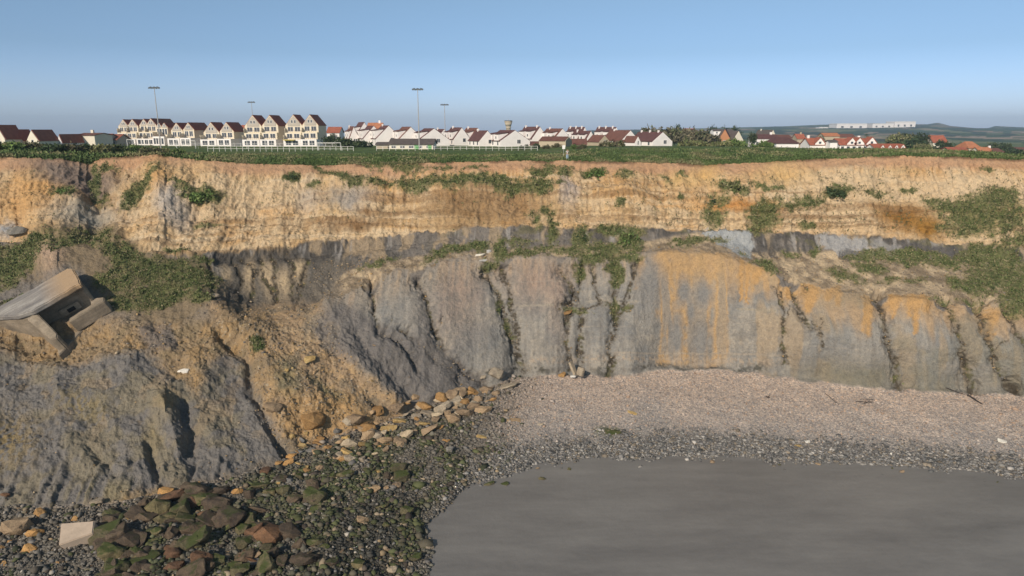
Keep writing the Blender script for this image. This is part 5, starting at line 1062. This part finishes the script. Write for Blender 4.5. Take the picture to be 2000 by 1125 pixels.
long_house(470,483,245,257,300,8,M['white'],M['rred'],'red roof glimpsed between two apartment pairs')
long_house(152,187,262,264.5,222,10,M['creamwall'],M['rrust'],'cream windowless hall with thin red brown roof','hall',name='hall',chim=(-.1,))
for a in [(186,208,262,272,236,'dark red row roof right of the cream hall'),(207,229,263,273,240,'dark red roof next to the leftmost apartment house'),(120,151,264,274,226,'low red roof left of the cream hall')]:
    long_house(a[0],a[1],a[2],a[3],a[4],9,M['greyclad'],M['rbrown'],a[5],wins=2)
for a in [(-12,12,246,262,200,'brown roofed gable at the left edge of the plateau',7),(28,45,255,268,206,'brown roofed gabled house second from the left edge',5),(53,77,255,268,204,'brown roofed gabled house third from the left edge',8.5)]:
    gable_house(a[0],a[1],a[2],a[4],a[6],R(-4),M['creamwall'],M['rbrown'],a[5],group='brown roofed terrace at far left',eave=.42,chim=0)
gable_house(113,122,265,212,12,R(-4),M['white'],M['rbrown'],'tiny white gable before the low red roof at left',eave=.4,chim=0)
for a in [(1036,1064,277,283,236,'low brown garage roof under the tall white gable'),(1087,1118,272,284,240,'low rust coloured roof behind the sign'),(1118,1146,272,282,246,'dark low roof left of the small cream gable'),(1204,1218,274,281,238,'tiny brown roof below the dark purple one'),(1222,1238,274,281,238,'brown lean to roof in front of the right white houses')]:
    long_house(a[0],a[1],a[2],a[3],a[4],7,M['beige'],M['rrust'],a[5],'outbuilding',name='outbuilding')
# right hand village
long_house(1392,1430,252.5,256,520,9,M['white'],M['rgrey'],'long white house far behind the orange brick gable',wins=3,py_base=262)
gable_house(1402,1426,253,330,12,R(-20),M['brickw'],M['rdark'],'orange brick gabled house among bushes',eave=.4,chim=0,zb=29)
gable_house(1428,1454,256.5,335,14,R(18),M['creamwall'],M['rgrey'],'cream gabled house right of the orange brick one',eave=.4,chim=0,zb=29)
long_house(1474,1520,263,271,310,9,M['white'],M['rdark'],'long white house with dark roof and arched openings',wins=5,chim=(.3,))
gable_house(1497,1519,254.5,380,14,R(15),M['creamwall'],M['rgrey'],'cream gable with tall chimney behind the long white house',eave=.5,chim=1,zb=27)
long_house(1516,1560,268,280,236,12,M['white'],M['rdark'],'white bungalow with dark hipped roof beside the grass bank',cat='bungalow',hip=.3,name='bungalow')
long_house(1518,1545,264,270,330,9,M['white'],M['rrust'],'low white house behind the hipped bungalow')
long_house(1582,1613,270,283,262,9,M['white'],M['rred'],'short red roofed house with one white gable dormer',gables=((.1,3.6,2.6),),chim=(-.35,))
long_house(1621,1635,276,277.5,258,4,M['white'],M['rgrey'],'small white cabin between the red roofed houses','cabin',name='cabin')
long_house(1640,1707,271,283,262,9,M['white'],M['rred'],'long red roofed house with three white gable dormers',gables=((-.16,3.6,2.6),(.06,3.6,2.6),(.42,3.8,2.8)),chim=(.2,),wins=6)
long_house(1709,1767,281.5,289,256,7,M['white'],M['rred'],'low red roofed row with small white dormers',gables=((-.25,1.4,1.1),(0,1.4,1.1),(.22,1.4,1.1),(.44,1.6,1.2)))
long_house(1608,1638,260,266,420,9,M['beige'],M['rorange'],'house with orange roof behind the red roofed ones'); long_house(1636,1668,262,268,430,9,M['beige'],M['rrust'],'brown roofed house behind the three dormers')
long_house(1556,1572,262,271,400,8,M['beige'],M['rred'],'small red roof behind the hipped bungalow, left of the chimneyed one',chim=(.2,)); long_house(1335,1356,251,256,640,9,M['beige'],M['rred'],'faraway red roof above the brown scrub',py_base=262)
long_house(1822,1850,265,278,330,9,M['creamwall'],M['rred'],'red roofed house right of the big dark tree clump',wins=3,py_base=284); long_house(1893,1917,277,289,300,10,M['beige'],M['rorange'],'tall orange hipped roof house with white windows',hip=.25,wins=3)
long_house(1857,1892,288,294,290,7,M['beige'],M['rred'],'long low red roof left of the tall orange roof'); long_house(1919,1944,288,299,280,8,M['creamwall'],M['rorange'],'orange roofed house right of the tall orange roof')
long_house(1944,1962,290,297,280,8,M['white'],M['rrust'],'white walled house at the right end of the village',wins=2,chim=(-.4,)); long_house(1975,2010,288,293,420,9,M['beige'],M['rrust'],'rust coloured roof at the right edge of the photo')
# water tower
Y = 900; p = gpt(993, Y); zt = at(993, 236.5, Y).z-p.z; e = empty('water_tower', p, 0, 'flared concrete water tower behind the white houses', 'water tower'); mb = MB()
prof = [(0, 3.1), (zt*.55, 3.0), (zt*.72, 3.4), (zt*.93, 5.0), (zt, 5.1)]
for (z0, r0), (z1, r1) in zip(prof, prof[1:]): mb.tube((0, 0, z0), (0, 0, z1), r0, r1, 20)
mb.build('shaft', M['beige'], e, True); MB().tube((0, 0, zt), (0, 0, zt+.8), 5.3, 4.6, 20).build('rim', M['dark_steel'], e); MB().box(-.25, .25, -.25, .25, zt+.8, zt+2.6).build('mast', M['steel'], e)
# factory on the hill
FY = 2500
def shed(px0, px1, py0, py1, label, dep=60):
    a = at(px0, py1, FY); b_ = at(px1, py0, FY); w = b_.x-a.x; h = b_.z-a.z; e = empty('factory_hall', (a.x, FY, a.z), 0, label, 'factory hall'); e['group'] = 'white factory halls on the far hill'
    MB().box(0, w, 0, dep, -8, h*.86).build('wall', M['white'], e); MB().prism([(-1, h*.86), (w+1, h*.86), (w*.97, h), (w*.03, h)], -1, dep+1).build('roof', M['frame'], e)
    for k in range(3): MB().box(w*(.15+.3*k), w*(.15+.3*k)+w*.08, -.6, 0, -1, h*.35).build('door', M['dark_steel'], e)
shed(1634,1694,241,249,'long white factory hall at the left of the hilltop works'); shed(1704,1746,241,248,'middle white factory hall on the hilltop'); shed(1747,1789,237,246.5,'tallest white factory hall at the right of the hilltop works')
shed(1600,1618,248,251,'small separate white hall left of the hilltop works',30)
# trees and scrub behind the edge
def tr(px, topy, Y, wpx, kind, label, group=None, n=700, zb=None, bare=.2):
    p = gpt(px, Y); 
    if zb is not None: p.z = zb
    h = max(2.0, at(px, topy, Y).z-p.z); tree(p, wpx/FPX*Y*.8, h*1.14, kind, label, group, 950, bare=.12)
TG = 'trees among the village houses'
for px, ty, Y, wp, kd, lb in [(1268,252,330,40,'brown','brownish tree directly behind the last white gable'),(1300,250,350,60,'brown','wide brownish tree right of the last white gable'),(1335,254,340,56,'brown','olive brown tree in the scrub wood left of the brick gable'),
  (1370,257,320,50,'brown','rounded brown green tree in front of the far white house'),(1322,246,700,16,'dark','dark conifer clump above the scrub wood'),(1411,246,560,22,'dark','dark tree standing on the skyline over the brick gable'),(1390,248,600,20,'dark','low dark tree left of the skyline one'),
  (1430,249,620,24,'dark','dark tree right of the skyline one'),(1470,258,300,16,'dark','slim dark tree left of the long white house'),(1560,262,500,18,'dark','dark tree behind the hipped bungalow'),(1600,266,420,14,'dark','dark tree behind the short red roof'),(1692,267,360,18,'dark','dark tree behind the three dormer house'),
  (1740,264,380,22,'olive','olive tree left of the big dark clump'),(1758,262,340,34,'olive','broad olive tree, left part of the big clump'),(1780,259,345,40,'dark','tall dark tree in the middle of the big clump'),(1798,262,335,30,'dark','dark tree at the right of the big clump'),(1772,276,310,50,'dark','low dark thicket below the big clump'),
  (1842,276,310,26,'dark','dark tree in front of the red roof on the slope'),(1806,280,300,26,'olive','olive bush tree at the foot of the big clump'),(1882,280,330,16,'dark','dark tree left of the tall orange roof'),(1938,278,380,22,'dark','dark tree behind the right end of the village'),(1965,280,390,22,'dark','second dark tree behind the right end of the village'),(1990,296,300,40,'dark','dark bush tree at the right edge of the village'),(1975,300,290,26,'dark','low dark tree before the rust coloured roof'),
  (652,262,300,20,'dark','dark tree below the small red roof'),(1080,266,250,20,'olive','olive tree left of the sign'),(1118,262,420,30,'olive','tree behind the sign among the roofs')]:
    tr(px, ty, Y, wp, kd, lb, TG)
for px, ty, Y, wp, kd, lb in [(672,266,222,44,'dark','dark green scrub mound right of the tall apartment houses'),(705,271,222,50,'dark','dark hedge mass below the first white gables'),(640,262,230,30,'dark','dark bush at the end wall of the tall apartment house'),(1029,280,205,10,'dark','round dark bush in front of the widest white gable'),
   (1049,277,205,20,'dark','large round green bush before the tall white gable'),(1067,281,203,18,'brown','grey brown bush right of the round green one'),(1088,276,215,24,'brown','brown bush left of the sign post'),(1122,282,180,24,'green','green bush right of the standing person'),(1020,289,200,10,'dark','small dark bush at the garden wall of the widest white gable'),
   (1135,284,170,24,'brown','dry brown bush at the start of the grassy bank'),(1200,280,195,60,'brown','long dry hedge along the top of the bank'),(1440,272,250,60,'green','green scrub on the bank in front of the village'),(1410,278,230,60,'olive','olive scrub on the bank below the brick gable'),(1350,276,235,70,'olive','wide olive scrub in front of the brown wood'),(1490,277,225,50,'green','green scrub left of the hipped bungalow')]:
    p = gpt(px, Y); h = max(1.2, at(px, ty, Y).z-p.z); bush(p, wp/FPX*Y*.5, h*.95, kd, lb, 'bushes on the plateau', 650)
for k, (px, ty, wp, kd) in enumerate([(-30,276,60,'olive'),(25,277,60,'green'),(65,280,50,'brown'),(100,281,44,'dark'),(135,281,50,'brown'),(165,281,30,'dark'),(195,281,46,'olive'),(232,283,40,'dark'),(262,284,40,'green'),(292,285,40,'brown'),(318,288,30,'olive'),(345,292,30,'green')]):
    Y = 121+(k % 3)*3; p = gpt(px, Y); h = max(.9, at(px, ty, Y).z-p.z); nm = ['leftmost','second','third','fourth','fifth','sixth','seventh','eighth','ninth','tenth','eleventh','last'][k]
    kn = {'olive':'olive','green':'green','brown':'dry brownish','dark':'dark'}[kd]
    bush(p, wp/FPX*Y*.62, h, kd, f'{kn} scrub bush on the left cliff top, {nm} from the left', 'scrub bushes along the left cliff top', 800)
# air
m = bpy.data.materials.new('haze'); m.use_nodes = True; N = m.node_tree.nodes; L = m.node_tree.links; N.remove(N['Principled BSDF'])
pv = N.new('ShaderNodeVolumePrincipled'); pv.inputs['Color'].default_value = (.62, .80, 1.0, 1); pv.inputs['Density'].default_value = .00019; pv.inputs['Anisotropy'].default_value = .1
L.new(pv.outputs[0], N['Material Output'].inputs['Volume'])
hz = MB().box(-9100, 9100, -2100, 4300, -2.5, 110).build('haze', m); tag(hz, 'thin blue air haze over the land', 'haze', kind='stuff'); SC.cycles.volume_bounces = 0
